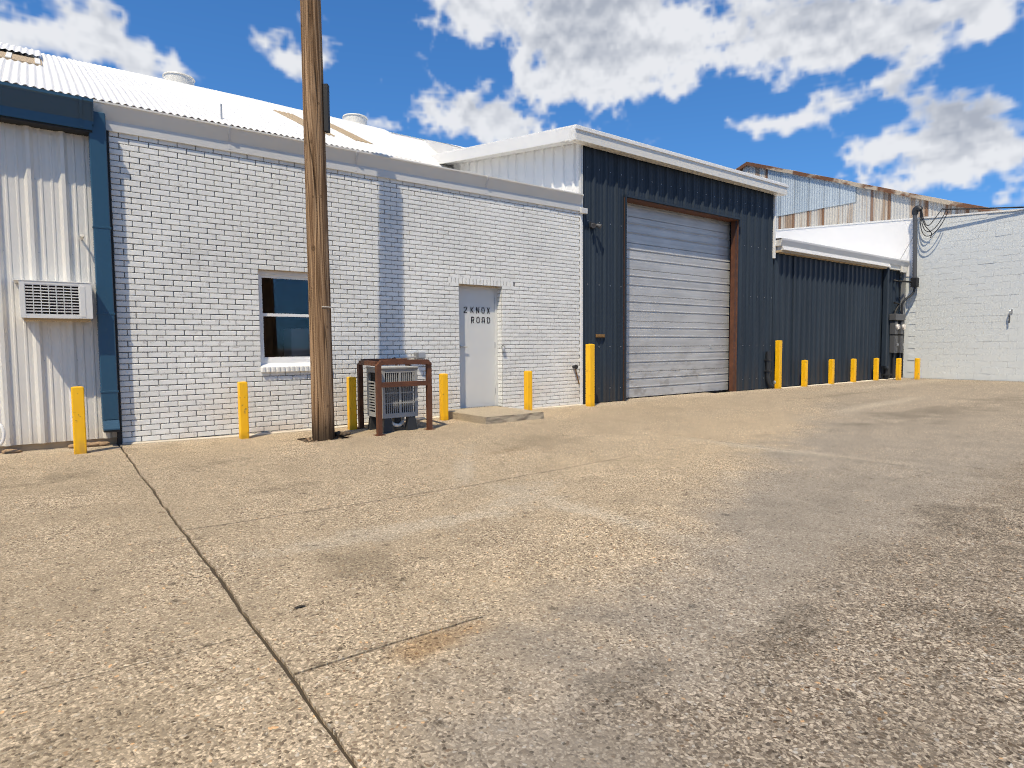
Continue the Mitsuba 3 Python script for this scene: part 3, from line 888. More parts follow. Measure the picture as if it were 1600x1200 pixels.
add(M + '__pipe_stub', join([tube([[0.36, MY, 2.38], [0.36, MY - 0.10, 2.40]], 0.012, 8), tube([[0.36, MY - 0.09, 2.39], [0.36, MY - 0.135, 2.41]], 0.022, 10)]), 'mat_tag')
add(M + '__foot_bracket', tube(bez([[-0.47, -0.06, 0.33], [-0.40, -0.12, 0.33], [-0.40, -0.12, 0.12], [-0.47, -0.06, 0.10]]), 0.016, 8), 'mat_white')
scr = []
for z in (0.3, 1.0, 2.2, 3.0):
    for kx in range(-6, 3):
        x = -0.087 + kx * 0.3048 + 0.05
        if MX0 < x < 0.5:
            scr.append(tube([[x, MY, z], [x, MY - 0.007, z]], 0.007, 6))
k = add(M + '__screws', join(scr), 'mat_galv')
tag(k, kind='stuff')

# window air conditioner
A = thing('air_conditioner')
tag(A, 'white through-wall air conditioner with slatted grille on the beige metal wall', 'air conditioner')
x0, x1, z0, z1, yf = -0.215, 0.415, 1.462, 1.852, -0.28
add(A + '__housing', join([bx(x0, x1, yf + 0.02, MY - 0.001, z0 + 0.006, z0 + 0.02), bx(x0, x1, yf + 0.02, MY - 0.001, z1 - 0.02, z1), bx(x0, x0 + 0.02, yf + 0.02, MY - 0.001, z0 + 0.02, z1 - 0.02), bx(x1 - 0.02, x1, yf + 0.02, MY - 0.001, z0 + 0.02, z1 - 0.02)]), 'mat_ac_white')
add(A + '__top_lid', cbox(x0 - 0.05, x1 + 0.008, yf - 0.004, MY - 0.002, z1 + 0.001, z1 + 0.012, 0.002), 'mat_ac_white')
gx0, gx1, gz0, gz1 = x0 + 0.045, x0 + 0.51, z0 + 0.045, z1 - 0.028
add(A + '__front', join([cbox(x0 - 0.004, gx0, yf, yf + 0.02, z0, z1, 0.003), cbox(gx1, x1 + 0.004, yf, yf + 0.02, z0, z1, 0.003), bx(gx0, gx1, yf + 0.001, yf + 0.02, z0, gz0), bx(gx0, gx1, yf + 0.001, yf + 0.02, gz1, z1)]), 'mat_ac_white')
add(A + '__core', bx(gx0, gx1, yf + 0.055, yf + 0.06, gz0, gz1), 'mat_black')
for i in range(10):
    z = gz0 + (i + 0.5) * (gz1 - gz0) / 10 + 0.012
    m = bx(gx0, gx1, yf + 0.004, yf + 0.03, z - 0.0055, z + 0.0055)
    add(A + '__slat', m, 'mat_ac_white')
for i in range(1, 7):
    x = gx0 + i * (gx1 - gx0) / 7
    add(A + '__mullion', bx(x - 0.004, x + 0.004, yf + 0.002, yf + 0.0035, gz0, gz1), 'mat_ac_white')
add(A + '__control_panel', cbox(gx1 + 0.012, gx1 + 0.06, yf - 0.004, yf + 0.002, z0 + 0.02, z1 - 0.03, 0.002), 'mat_ac_white')
add(A + '__support_ledge', bx(x0 + 0.02, x1 - 0.02, -0.2, MY - 0.001, z0 - 0.02, z0 + 0.005), 'mat_lintel_tan')

# ------------------------------------------------------------------ navy garage
N = thing('garage_building')
tag(N, 'tall navy ribbed metal garage with white side wall and roll-up door', 'building')
NX0, NX1, NZ, SL = 8.165, 14.77, 4.95, 0.144
GX0, GX1, GZ1 = 9.34, 13.20, 4.06
scene[N + '__front_wall'] = mikit.ply(wall_poly(sbox(NX0, -0.05, NX1, NZ + 0.05).difference(sbox(GX0 - 0.02, -0.2, GX1 + 0.02, GZ1 + 0.02)), 0.081, 0.16), 'mat_dark')
xs = list(np.arange(NX0, NX1, 0.9144)) + [NX1]
for a, b in zip(xs[:-1], xs[1:]):
    if b - a < 0.05:
        continue
    cuts = sorted({a, b} | {c for c in (GX0, GX1) if a < c < b})
    for p, q in zip(cuts[:-1], cuts[1:]):
        mid = (p + q) / 2
        low = (lambda x: GZ1) if GX0 < mid < GX1 else (lambda x: 0.012)
        add(N + '__front_wall__panel', ribbed(r_panel(p, q, 9.087 + 0.0), low, lambda x: NZ, 0.03), 'mat_navy')
# side wall (white) and roof following the slope
zr = lambda y: 5.03 + SL * y
def side_sheet():
    prof = r_panel(0.0, 7.0, 0.2, minor=False)
    m = ribbed(prof, lambda y: 3.7, lambda y: zr(y) + 0.02, 0.0, 0.05)
    v = np.array(m.vertices)
    return trimesh.Trimesh(np.stack([NX0 - 0.01 + v[:, 1], v[:, 0] + 0.02, v[:, 2]], 1), np.array(m.faces)[:, ::-1], process=False)


scene[N + '__side_wall'] = mikit.ply(side_sheet(), 'mat_white')
def slope_box(x0, x1, y0, y1, h0, h1):
    v = [[x, y, zr(y) + h] for x in (x0, x1) for y in (y0, y1) for h in (h0, h1)]
    return tm(v, bx(0, 1, 0, 1, 0, 1).faces)


add(N + '__roof', slope_box(7.83, 14.95, -0.18, 9.0, 0.10, 0.13), 'mat_white')
fp = [(-0.20, 4.86), (-0.20, 5.08), (-0.175, 5.09), (-0.175, 5.05), (-0.02, 5.05), (-0.02, 4.86)]
add(N + '__fascia', prism_x(fp, 7.80, 14.98), 'mat_trim_warm')
add(N + '__fascia__lip', prism_x([(-0.225, 5.045), (-0.225, 5.10), (-0.19, 5.10), (-0.201, 5.045)], 7.79, 14.99), 'mat_white')
add(N + '__side_fascia', slope_box(7.80, 7.835, -0.20, 6.6, -0.135, 0.10), 'mat_white')
add(N + '__side_soffit', slope_box(7.836, 8.12, -0.02, 6.6, -0.11, -0.10), 'mat_trim')
add(N + '__corner_trim', bx(NX1 - 0.02, NX1 + 0.05, -0.015, 0.1, 3.3, 4.86), 'mat_white')
add(N + '__left_corner_trim', bx(NX0 - 0.055, NX0 - 0.001, -0.01, 0.05, 3.72, 4.86), 'mat_trim')
add(N + '__far_side_wall', bx(NX1 - 0.05, NX1 - 0.002, 0.17, 7.0, 0, 5.0), 'mat_navy')
# opening: rust-brown steel
RY = 0.30
add(N + '__door_frame', join([bx(GX1 - 0.0, GX1 + 0.018, 0.0, 0.19, 0, GZ1 + 0.015), bx(GX0 - 0.018, GX0, 0.0, RY - 0.04, 0, GZ1 + 0.015), bx(GX0, GX1, -0.004, RY - 0.04, GZ1 - 0.001, GZ1 + 0.015)]), 'mat_rust_steel')
add(N + '__door_trim', join([bx(GX0 - 0.035, GX0 - 0.004, -0.036, -0.003, 0.012, GZ1 + 0.06), bx(GX1 + 0.019, GX1 + 0.05, -0.036, -0.003, GZ1 - 0.16, GZ1 + 0.06), bx(GX0 - 0.004, GX1 + 0.019, -0.036, -0.003, GZ1 + 0.016, GZ1 + 0.055)]), 'mat_navy')
# sectional door
SD = N + '__roll_up_door'
SH = 0.54
def section(z0, z1):
    pts = [(0, z0 + 0.004), (-0.004, z0 + 0.006)]
    for c in (0.205, 0.395):
        z = z0 + c
        if z + 0.03 < z1:
            pts += [(-0.004, z - 0.026), (0.014, z - 0.012), (0.014, z + 0.004), (-0.010, z + 0.012), (-0.010, z + 0.022), (-0.004, z + 0.034)]
    pts += [(-0.004, z1 - 0.006), (0, z1 - 0.004), (0.04, z1 - 0.004), (0.04, z0 + 0.004)]
    return prism_x([(RY + y, z) for y, z in pts], GX0 - 0.08, GX1 + 0.12)


for i in range(8):
    add(SD + '__section', section(0.02 + i * SH, 0.02 + (i + 1) * SH), 'mat_door_metal')
add(SD + '__bottom_seal', bx(GX0 - 0.07, GX1 + 0.11, RY + 0.002, RY + 0.035, -0.01, 0.024), 'mat_black')
add(SD + '__latch', cbox(12.55, 12.62, RY - 0.02, RY - 0.002, 1.05, 1.12, 0.004), 'mat_galv')
# screws in rows on the navy sheets
scr = []
for z in (0.28, 1.1, 2.3, 3.5, 4.5):
    for kx in range(-4, 20):
        x = 9.087 + kx * 0.3048 + 0.15
        if NX0 < x < NX1 and not (GX0 - 0.1 < x < GX1 + 0.1 and z < GZ1 + 0.1):
            scr.append(tube([[x, 0.03, z], [x, 0.023, z]], 0.008, 6))
k = add(N + '__screws', join(scr), 'mat_galv')
tag(k, kind='stuff')
# floodlight, mail slot
L = thing('wall_lamp')
tag(L, 'small black twin-head security lamp high on the navy wall left of the roll-up door', 'lamp')
lm = trimesh.creation.revolve(np.array([[0, 0], [0.03, 0], [0.05, 0.09], [0.042, 0.092], [0, 0.085]]), sections=18)
def place(m, at, rx=0, rzz=0):
    m = m.copy()
    m.apply_transform(trimesh.transformations.rotation_matrix(rx, [1, 0, 0]))
    m.apply_transform(trimesh.transformations.rotation_matrix(rzz, [0, 0, 1]))
    m.apply_translation(at)
    return m


add(L + '__base', cbox(8.36, 8.47, -0.02, 0.028, 3.37, 3.48, 0.006), 'mat_dark')
for dx, s in ((-0.05, -0.5), (0.06, 0.5)):
    add(L + '__head', place(lm, [8.415 + dx, -0.06, 3.42], math.radians(115), s), 'mat_grey_box', 35)
    add(L + '__arm', tube([[8.415, -0.015, 3.43], [8.415 + dx, -0.065, 3.43]], 0.01, 8), 'mat_dark')
P = thing('mail_slot')
add(P + '__plate', cbox(8.52, 8.74, -0.02, 0.03, 1.285, 1.345, 0.004), 'mat_brown_plate')
add(P + '__flap', cbox(8.54, 8.72, -0.026, -0.019, 1.295, 1.325, 0.002), 'mat_brown_plate')
tag(P, 'narrow brown mail slot plate on the navy wall above the tall left bollard', 'mail slot')
C = thing('drain_pipe')
add(C + '__pipe', tube(np.vstack([[[14.5, -0.05, 0.95], [14.5, -0.05, 0.3]], bez([[14.5, -0.05, 0.3], [14.5, -0.05, 0.1], [14.62, -0.13, 0.06]], 8)]), 0.055, 12), 'mat_dark', 40)
add(C + '__strap', join([cbox(14.43, 14.57, -0.115, 0.02, 0.72, 0.75, 0.002), cbox(14.43, 14.57, -0.115, 0.02, 0.44, 0.47, 0.002)]), 'mat_dark')
add(C + '__coupling', tube([[14.60, -0.15, 0.17], [14.63, -0.17, 0.17]], 0.045, 14), 'mat_galv', 40)
tag(C, 'short dark drain pipe low on the navy wall beside the tall right bollard', 'drain pipe')

# ------------------------------------------------------------------ navy annex
X = thing('annex_building')
tag(X, 'low navy ribbed metal annex right of the garage with white gutter', 'building')
AX0, AX1, AZ = 14.83, 22.42, 3.5
scene[X + '__front_wall'] = mikit.ply(bx(AX0, AX1, 0.091, 0.17, -0.05, AZ), 'mat_dark')
xs = list(np.arange(AX0, AX1, 0.9144)) + [AX1]
for a, b in zip(xs[:-1], xs[1:]):
    if b - a > 0.05:
        add(X + '__front_wall__panel', ribbed(r_panel(a, b, 14.98, pitch=0.268, h=0.04, base=0.14, top=0.075, minor=False), lambda x: 0.02, lambda x: AZ, 0.04), 'mat_navy')
add(X + '__gutter', prism_x([(-0.155, 3.60), (-0.20, 3.74), (-0.20, 3.785), (-0.18, 3.79), (-0.17, 3.75), (0.05, 3.75), (0.05, 3.60)], AX0 - 0.03, AX1 + 0.05), 'mat_trim')
add(X + '__white_flashing', prism_x([(-0.165, 3.495), (-0.20, 3.50), (-0.165, 3.599), (0.04, 3.599), (0.04, 3.495)], AX0 + 0.05, 21.1), 'mat_roof')
add(X + '__soffit_board', bx(AX0, 20.95, -0.15, 0.04, 3.445, 3.494), 'mat_lintel_tan')
add(X + '__end_board', bx(21.11, AX1, -0.12, 0.04, 3.47, 3.599), 'mat_trim_warm')
add(X + '__roof', tm([[AX0, -0.19, 3.785], [AX1, -0.19, 3.785], [AX1, 5.0, 4.3], [AX0, 5.0, 4.3]], [[0, 1, 2], [0, 2, 3]]), 'mat_roof')
add(X + '__gutter_end', cbox(21.95, 22.35, -0.19, -0.125, 3.40, 3.58, 0.01), 'mat_trim_warm')
dsp = X + '__downspout'
scene[dsp] = mikit.ply(join([cbox(20.98, 21.10, -0.16, -0.03, 0.42, 3.48, 0.008), tube(bez([[21.04, -0.10, 0.48], [21.04, -0.12, 0.34], [21.18, -0.13, 0.36]], 8), 0.06, 10)]), 'mat_navy')
add(dsp + '__base_pipe', tube([[21.2, -0.1, 0.0], [21.2, -0.1, 0.40]], 0.07, 14), 'mat_dark', 40)
add(dsp + '__collar', tube([[21.2, -0.1, 0.13], [21.2, -0.1, 0.17]], 0.15, 16), 'mat_dark', 40)
add(X + '__corner_strip', bx(22.25, 22.41, -0.13, -0.045, 2.0, 3.40), 'mat_pipe_grey')
add(X + '__corner_strip_lower', bx(22.33, 22.41, -0.12, 0.03, 0.0, 2.0), 'mat_black')

# electric service: mast with weatherhead, conduits, meters
S = thing('electric_service')
tag(S, 'dark electric meters, breaker boxes and conduit mast in the corner by the white block wall', 'electric meters')
add(S + '__mast', tube([[22.30, -0.42, 3.2], [22.28, -0.38, 5.25]], 0.062, 14), 'mat_grey_box', 40)
add(S + '__mast_base', cbox(22.18, 22.38, -0.52, -0.34, 2.92, 3.22, 0.01), 'mat_black')
add(S + '__weatherhead', tube(bez([[22.28, -0.38, 5.22], [22.28, -0.37, 5.42], [22.27, -0.45, 5.46], [22.26, -0.55, 5.34]], 8), [0.085, 0.09, 0.095, 0.095, 0.095, 0.09, 0.085, 0.08], 12), 'mat_dark', 40)
add(S + '__strut', join([tube([[21.8, -0.12, 3.12], [22.28, -0.42, 3.08]], 0.03, 8), tube([[21.75, -0.02, 3.15], [21.8, -0.12, 3.12]], 0.03, 8)]), 'mat_black')
add(S + '__conduit', tube(np.vstack([[[22.3, -0.44, 2.95]], bez([[22.3, -0.42, 2.85], [22.3, -0.4, 2.6], [22.05, -0.16, 2.6], [22.12, -0.14, 2.3]], 10), [[22.14, -0.14, 2.05]]]), 0.035, 8), 'mat_dark', 40)
add(S + '__gooseneck', tube([[21.65, -0.1, 2.42], [21.95, -0.12, 2.40], [21.75, -0.1, 2.15], [21.72, -0.1, 2.05]], 0.035, 8), 'mat_black')
add(S + '__wireway', cbox(21.55, 22.28, -0.20, -0.0, 1.87, 2.07, 0.008), 'mat_grey_box')
for i, (xa, zt) in enumerate(((21.60, 1.83), (22.06, 1.84))):
    me = S + '__meter' + ('_001' if i else '')
    scene[me] = mikit.ply(cbox(xa, xa + 0.20, -0.17, -0.005, 1.42, zt, 0.01), 'mat_grey_box')
    c = np.array([xa + 0.12, -0.17, 1.66])
    add(me + '__face', tube([c, c + [0, -0.05, 0]], 0.075, 18), 'mat_meter_face', 40)
    dm = trimesh.creation.icosphere(3, 0.092)
    dm.vertices = np.array(dm.vertices) * [1, 0.9, 1] + c + [0, -0.03, 0]
    add(me + '__glass_dome', dm, 'mat_clear', True)
    add(me + '__ring', tube([c + [0, 0.01, 0], c + [0, -0.02, 0]], 0.10, 18), 'mat_galv', 40)
for i, xa in enumerate((21.62, 22.06)):
    bk = add(S + '__breaker_box', cbox(xa, xa + 0.22, -0.16, -0.005, 0.82, 1.38, 0.01), 'mat_grey_box')
    add(bk + '__cover', cbox(xa + 0.03, xa + 0.19, -0.172, -0.159, 0.88, 1.30, 0.006), 'mat_grey_box')
    add(bk + '__handle', cbox(xa + 0.12, xa + 0.16, -0.21, -0.171, 1.05, 1.13, 0.006), 'mat_galv')
    add(S + '__riser', tube([[xa + 0.12, -0.09, -0.03], [xa + 0.12, -0.09, 0.83]], 0.045, 10), 'mat_dark', 40)
# drip loops
WH = np.array([22.26, -0.55, 5.33])
SP = np.array([22.2, -1.29, 5.21])
loops = [bez([WH, [22.2, -0.60, 4.35], [22.2, -0.95, 4.45], SP + [0, 0.03, -0.02]], 18), bez([WH + [0, 0.01, 0.0], [22.22, -0.50, 4.0], [22.15, -1.1, 4.45], SP + [0, -0.02, -0.06]], 18), bez([WH + [0, -0.02, 0.02], [22.2, -0.75, 4.4], [22.2, -0.85, 4.9], SP + [0, 0.12, 0.06]], 18),
         bez([WH + [0.05, 0, -0.02], [22.25, -0.6, 4.6], [22.35, -0.95, 4.7], [22.42, -0.78, 4.45]], 18)]
for lp in loops:
    add(S + '__drip_wire', tube(lp, 0.013, 6), 'mat_cable', True)
V = thing('overhead_cable')
add(V, tube(np.array([[22.2, -1.17, 5.24]] + [[22.22 + 0.235 * min(t / 0.21, 1.0), -1.29 - 10 * t, 5.22 - 0.145 * 10 * t * (1 - 0.45 * t)] for t in np.linspace(0.0, 1, 20)]), 0.022, 8), 'mat_cable', True)
tag(V, 'thick black overhead service cable running right across the top of the block wall', 'cable')

# ------------------------------------------------------------------ white block building on the right
K = thing('block_building')
tag(K, 'white painted concrete block building closing the yard at the right', 'building')
KX = 22.5
ktop = lambda y: 5.165 + 0.0755 * y
yy0, yy1 = -14.0, 7.0
v = [[x, y, z] for x in (KX + 0.012, KX + 9.0) for (y, z) in ((yy0, -0.05), (yy1, -0.05), (yy1, ktop(yy1)), (yy0, ktop(yy0)))]
scene[K + '__wall'] = mikit.ply(tm(v, [[0, 2, 1], [0, 3, 2], [4, 5, 6], [4, 6, 7], [3, 6, 2], [3, 7, 6], [0, 4, 7], [0, 7, 3], [1, 2, 6], [1, 6, 5], [0, 1, 5], [0, 5, 4]]), 'mat_block')
rest, vis = [], 0
for r in range(0, 27):
    z0, z1 = r * 0.1935 + 0.0010, (r + 1) * 0.1935 - 0.0010
    off = (r % 2) * 0.2032
    y = 6.5 - off
    while y > yy0 + 0.5:
        a, b = y - 0.4064 + 0.0010, y - 0.0010
        if b < -0.20 or z0 > 3.6:
            zt = min(z1, ktop(a) - 0.03)
            if zt - z0 > 0.03:
                pr_ = abs(rng.normal(0, 0.0042))
                m = cbox(KX - pr_, KX + 0.013, a, b, z0 + rng.normal(0, .0006), zt + rng.normal(0, .0006), 0.0022)
                bright = (a + b) / 2 > -0.35
                if a > -3.7 and vis < 280 and not bright:
                    add(K + '__wall__block', m, 'mat_block')
                    vis += 1
                elif not bright:
                    rest.append(m)
        y -= 0.4064
k = add(K + '__wall__blocks', join(rest), 'mat_block')
tag(k, kind='stuff')
v = [[x, y, z] for x in (KX - 0.012, KX + 0.2) for (y, z) in ((-0.33, 3.3), (7, 3.3), (7, ktop(7) - 0.02), (-0.33, ktop(-0.33) - 0.02))]
k = add(K + '__parapet', tm(v, [[0, 2, 1], [0, 3, 2], [4, 5, 6], [4, 6, 7], [3, 6, 2], [3, 7, 6], [0, 4, 7], [0, 7, 3], [1, 2, 6], [1, 6, 5], [0, 1, 5], [0, 5, 4]]), 'mat_block_bright')
tag(k, 'bright white coated upper wall')
v = [[x, y, ktop(y) + h] for x in (KX - 0.03, KX + 0.25) for y in (-14, 7) for h in (-0.03, 0.02)]
add(K + '__coping', tm(v, bx(0, 1, 0, 1, 0, 1).faces), 'mat_white')
H = thing('wall_bracket')
add(H + '__plate', cbox(KX - 0.03, KX - 0.008, -2.93, -2.85, 1.98, 2.10, 0.004), 'mat_galv')
add(H + '__hook', tube(bez([[KX - 0.02, -2.89, 2.08], [KX - 0.14, -2.89, 2.12], [KX - 0.16, -2.89, 1.98], [KX - 0.12, -2.89, 1.92]]), 0.018, 8), 'mat_galv', 40)
add(H + '__rod', tube([[KX - 0.10, -2.88, 1.93], [KX - 0.08, -2.87, 1.70]], 0.02, 8), 'mat_grey_box', 40)
tag(H, 'small metal bracket with a hanging rod on the white block wall', 'bracket')
GU = thing('guy_wire')
add(GU, tube([[21.9, -0.15, 3.82], [KX - 0.02, -0.36, 4.72]], 0.008, 6), 'mat_pipe_grey')
tag(GU, 'thin grey guy wire rising from the annex gutter to the mast', 'wire')

# ------------------------------------------------------------------ rusty shed behind
Q = thing('rusty_shed')
tag(Q, 'old corrugated metal shed with rust-streaked gable rising behind the annex', 'building')
QX, QY, QZ = 27.0, 8.55, 9.75
roofz = lambda y: QZ - 0.405 * (QY - y) if y < QY else QZ - 0.33 * (y - QY)
ys = np.arange(-40 + 0.66 * 50, 16.5, 0.66)
for a in ys:
    b = a + 0.66
    def prof(lo, hi):
        n = 25
        return [(t, 0.011 * math.cos(2 * math.pi * t / 0.11)) for t in np.linspace(lo, hi, n)]

    def sheet(z0, z1f, lift):
        cuts = [a, b] if not (a < QY < b) else [a, QY, b]
        out = []
        for p, q in zip(cuts[:-1], cuts[1:]):
            m = ribbed(prof(p, q), lambda t: z0, z1f, 0.0, 0.03)
            vv = np.array(m.vertices)
            out.append(trimesh.Trimesh(np.stack([QX - lift + vv[:, 1], vv[:, 0], vv[:, 2]], 1), np.array(m.faces)[:, ::-1], process=False))
        return join(out)

    top = lambda t: roofz(t) - 0.02
    if roofz((a + b) / 2) < 3.5:
        continue
    if 3.9 < b and a < 7.0 and a > 3.2 - 0.3:
        add(Q + '__gable__sheet', sheet(6.98, top, 0.03), 'mat_blue_sheet')
        add(Q + '__gable__sheet', sheet(3.5, lambda t: 7.02, 0.0), 'mat_rust_sheet')
    else:
        add(Q + '__gable__sheet', sheet(3.5, top, 0.0), 'mat_rust_sheet')
v = [[QX + 0.05, y, z] for (y, z) in ((-7, 0), (16, 0), (16, roofz(16) - 0.05), (QY, QZ - 0.05), (-7, roofz(-7) - 0.05))]
scene[Q + '__gable'] = mikit.ply(tm(v, [[0, 1, 2], [0, 2, 3], [0, 3, 4]]), 'mat_dark')
def verge(y0, y1):
    n = max(2, int(abs(y1 - y0) / 0.5))
    t = np.linspace(y0, y1, n)
    z = np.array([roofz(min(a, QY) if y0 < QY else a) for a in t]) + 0.03 * (meshkit.noise(np.stack([t * 1.7, t * 0, t * 0], -1)) - 0.5)
    rows = [np.stack([t * 0 + QX - 0.13, t, z - 0.13], 1), np.stack([t * 0 + QX - 0.13, t, z + 0.03], 1), np.stack([t * 0 + QX + 0.4, t, z + 0.07], 1), np.stack([t * 0 + QX + 0.4, t, z - 0.02], 1)]
    f = []
    for k in range(4):
        for i in range(n - 1):
            a, b, c, d = k * n + i, k * n + i + 1, ((k + 1) % 4) * n + i, ((k + 1) % 4) * n + i + 1
            f += [[a, b, d], [a, d, c]]
    return tm(np.vstack(rows), f)


add(Q + '__verge', verge(-6.9, QY), 'mat_ridge_rust')
add(Q + '__verge', verge(QY, 16), 'mat_ridge_rust')
add(Q + '__roof', tm([[QX + 0.4, -7, roofz(-7)], [QX + 30, -7, roofz(-7)], [QX + 30, QY, QZ], [QX + 0.4, QY, QZ], [QX + 0.4, 16, roofz(16)], [QX + 30, 16, roofz(16)]], [[0, 1, 2], [0, 2, 3], [3, 2, 5], [3, 5, 4]]), 'mat_ridge_rust')

# ------------------------------------------------------------------ concrete step at the door
ST = thing('concrete_step')
n1, n2 = 26, 26
sx, sy = np.linspace(5.03, 6.10, n1), np.linspace(-1.30, -0.02, n2)
def step_mesh():
    m = trimesh.creation.box(extents=(1.09, 1.28, 0.145))
    m = m.subdivide_to_size(0.045)
    v = np.array(m.vertices)
    q = v + np.array([5.565, -0.66, 0.032])
    nn = meshkit.fbm(q * 9.0, 4) - 0.5
    edge = (v[:, 1] < -0.6)
    q[:, 1] += np.where(edge, 0.05 * (meshkit.fbm(q * np.array([7, 7, 14.0]), 3) - 0.35), 0)
    q[:, 0] += np.where(v[:, 0] > 0.53, 0.03 * nn, 0) + 0.05 * (-v[:, 1]) * 0
    q[:, 2] += np.where(v[:, 2] > 0.07, 0.006 * nn - np.where(edge, 0.012 * np.abs(nn) * 2, 0), 0)
    m.vertices = q
    return m


add(ST, step_mesh(), 'mat_step', 28)
tag(ST, 'low rough concrete step in front of the grey door', 'step')

# ------------------------------------------------------------------ wooden pole
PO = thing('utility_pole')
tag(PO, 'weathered brown wooden utility pole standing in front of the brick wall', 'utility pole')
def pole_c(z):
    return np.array([2.735 - 0.0125 * z, -1.02 - 0.022 * z])


nz_, na = 240, 40
zz = np.linspace(-0.3, 6.8, nz_)
vv, uvs = [], []
for z in zz:
    c = pole_c(z)
    r0 = 0.137 - 0.0035 * z
    th = np.linspace(0, 2 * np.pi, na + 1)
    rr = r0 * (1 + 0.05 * (meshkit.fbm(np.stack([np.cos(th) * 1.5, np.sin(th) * 1.5, th * 0 + z * 0.6], -1), 3) - 0.5) + 0.035 * (meshkit.noise(np.stack([np.cos(th) * 7, np.sin(th) * 7, th * 0 + z * 0.5], -1)) - 0.5))
    vv.append(np.stack([c[0] + rr * np.cos(th), c[1] + rr * np.sin(th), th * 0 + z], 1))
    uvs.append(np.stack([th / (2 * np.pi), th * 0 + z / 7.2], 1))
i, j = np.meshgrid(np.arange(nz_ - 1), np.arange(na), indexing='ij')
a = (i * (na + 1) + j).ravel()
q = np.stack([a, a + 1, a + na + 2, a + na + 1], 1)
add(PO + '__shaft', tm(np.vstack(vv), np.vstack([q[:, [0, 1, 2]], q[:, [0, 2, 3]]])), 'mat_wood', True, uv=np.vstack(uvs))
c = pole_c(6.8)
add(PO + '__cap', tube([[c[0], c[1], 6.78], [c[0], c[1], 6.815]], 0.116, 24), 'mat_dark')
c = pole_c(1.62)
dirr = np.array([-0.25, -1.0]); dirr /= np.linalg.norm(dirr)
band = [[c[0] + 0.134 * math.cos(t), c[1] + 0.134 * math.sin(t), 1.62] for t in np.radians(np.linspace(-100, -10, 14))]
add(PO + '__tag', join([tube(band, 0.007, 6)]), 'mat_tag')
c = pole_c(4.0)
add(PO + '__conduit_guard', rot_z(cbox(c[0] + 0.128, c[0] + 0.185, c[1] - 0.035, c[1] + 0.035, 3.72, 4.28, 0.004), -38, [c[0], c[1], 0]), 'mat_black')
# earth pocket, with loose debris
DB = thing('debris_pile')
def clod(x, y, z, r, i, fl=0.7):
    m = trimesh.creation.icosphere(2, 1.0)
    v = np.array(m.vertices)
    v *= (0.6 + 0.8 * meshkit.fbm(v * 1.6 + i * 5.3, 3))[:, None]
    m.vertices = v * np.array([r, r * 0.9, r * fl]) + np.array([x, y, z])
    return m


scene['mat_soil'] = pr((0.085, 0.062, 0.042), 0.95)
rg = np.random.default_rng(3)
pit = trimesh.creation.box(extents=(0.62, 0.58, 0.03)).subdivide_to_size(0.03)
pv = np.array(pit.vertices) + np.array([2.77, -0.97, -0.075])
pv[:, 2] += 0.03 * meshkit.fbm(pv * 16.0, 3)
pit.vertices = pv
add('pavement__soil_pocket', pit, 'mat_soil', True)
add(DB + '__soil', join([clod(2.95 + rg.normal(0, .04), -0.96 + rg.normal(0, .05), -0.01 + rg.uniform(0, .04), rg.uniform(.02, .045), i) for i in range(22)]), 'mat_soil', True)
tag(DB + '__soil', kind='stuff')
add(DB + '__chips', join([clod(2.76 + rg.uniform(-.22, .22), -1.02 + rg.uniform(-.16, .16), -0.045 + rg.uniform(0, .02), rg.uniform(.008, .022), i + 40) for i in range(50)]), 'mat_rubble', True)
tag(DB + '__chips', kind='stuff')
tag(DB, 'dark clods and chips of soil at the foot of the wooden pole', 'debris')

# ------------------------------------------------------------------ guard cage and condenser
CG = thing('guard_frame')
tag(CG, 'rust brown square-tube steel guard frame around the condenser unit', 'guard frame')
ch, cs = 0.955, 0.062
h = cs / 2
gzz = lambda x: float(gz(x))
FL, FR, BL, BR = (3.40, -1.22), (4.15, -1.20), (3.50, -0.40), (4.25, -0.40)


def bar(p, q, z0, z1, hw, pad=0.0):
    """Square bar between two points in plan."""
    p, q = np.array(p, float), np.array(q, float)
    d = (q - p) / np.linalg.norm(q - p)
    n = np.array([-d[1], d[0]]) * hw
    p, q = p - d * pad, q + d * pad
    pts = [np.r_[a + s_ * n, z] for a in (p, q) for s_ in (-1, 1) for z in (z0, z1)]
    return trimesh.convex.convex_hull(np.array(pts))


for (x, y) in (FL, FR, BL, BR):
    add(CG + '__post', bx(x - h, x + h, y - h, y + h, gzz(x) - 0.01, ch - 0.07), 'mat_rust_steel')
    add(CG + '__base_plate', bx(x - 0.06, x + 0.06, y - 0.06, y + 0.06, gzz(x), gzz(x) + 0.008), 'mat_rust_steel')
for (p_, q_) in ((FL, FR), (BL, BR)):   # top rails with cut corners
    a_, b_ = p_[0], q_[0]
    v = [(a_ - h, ch - 0.07), (a_ + 0.035, ch), (b_ - 0.035, ch), (b_ + h, ch - 0.07), (b_ + h - cs, ch - 0.07), (b_ - 0.055, ch - cs), (a_ + 0.055, ch - cs), (a_ - h + cs, ch - 0.07)]
    add(CG + '__top_rail', wall_poly(Polygon(v), p_[1] - h, p_[1] + h), 'mat_rust_steel')
for (p_, q_) in ((FL, BL), (FR, BR)):
    add(CG + '__side_rail', bar(p_, q_, ch - cs - 0.014, ch - 0.014, h - 0.004, -h - 0.001), 'mat_rust_steel')
add(CG + '__front_bar', bar((FL[0] + h, FL[1]), (FR[0] - h, FR[1]), 0.60, 0.665, h - 0.006), 'mat_rust_steel')
CU = thing('condenser_unit')
tag(CU, 'grey louvred air-conditioning condenser on black feet inside the rust brown frame', 'condenser')
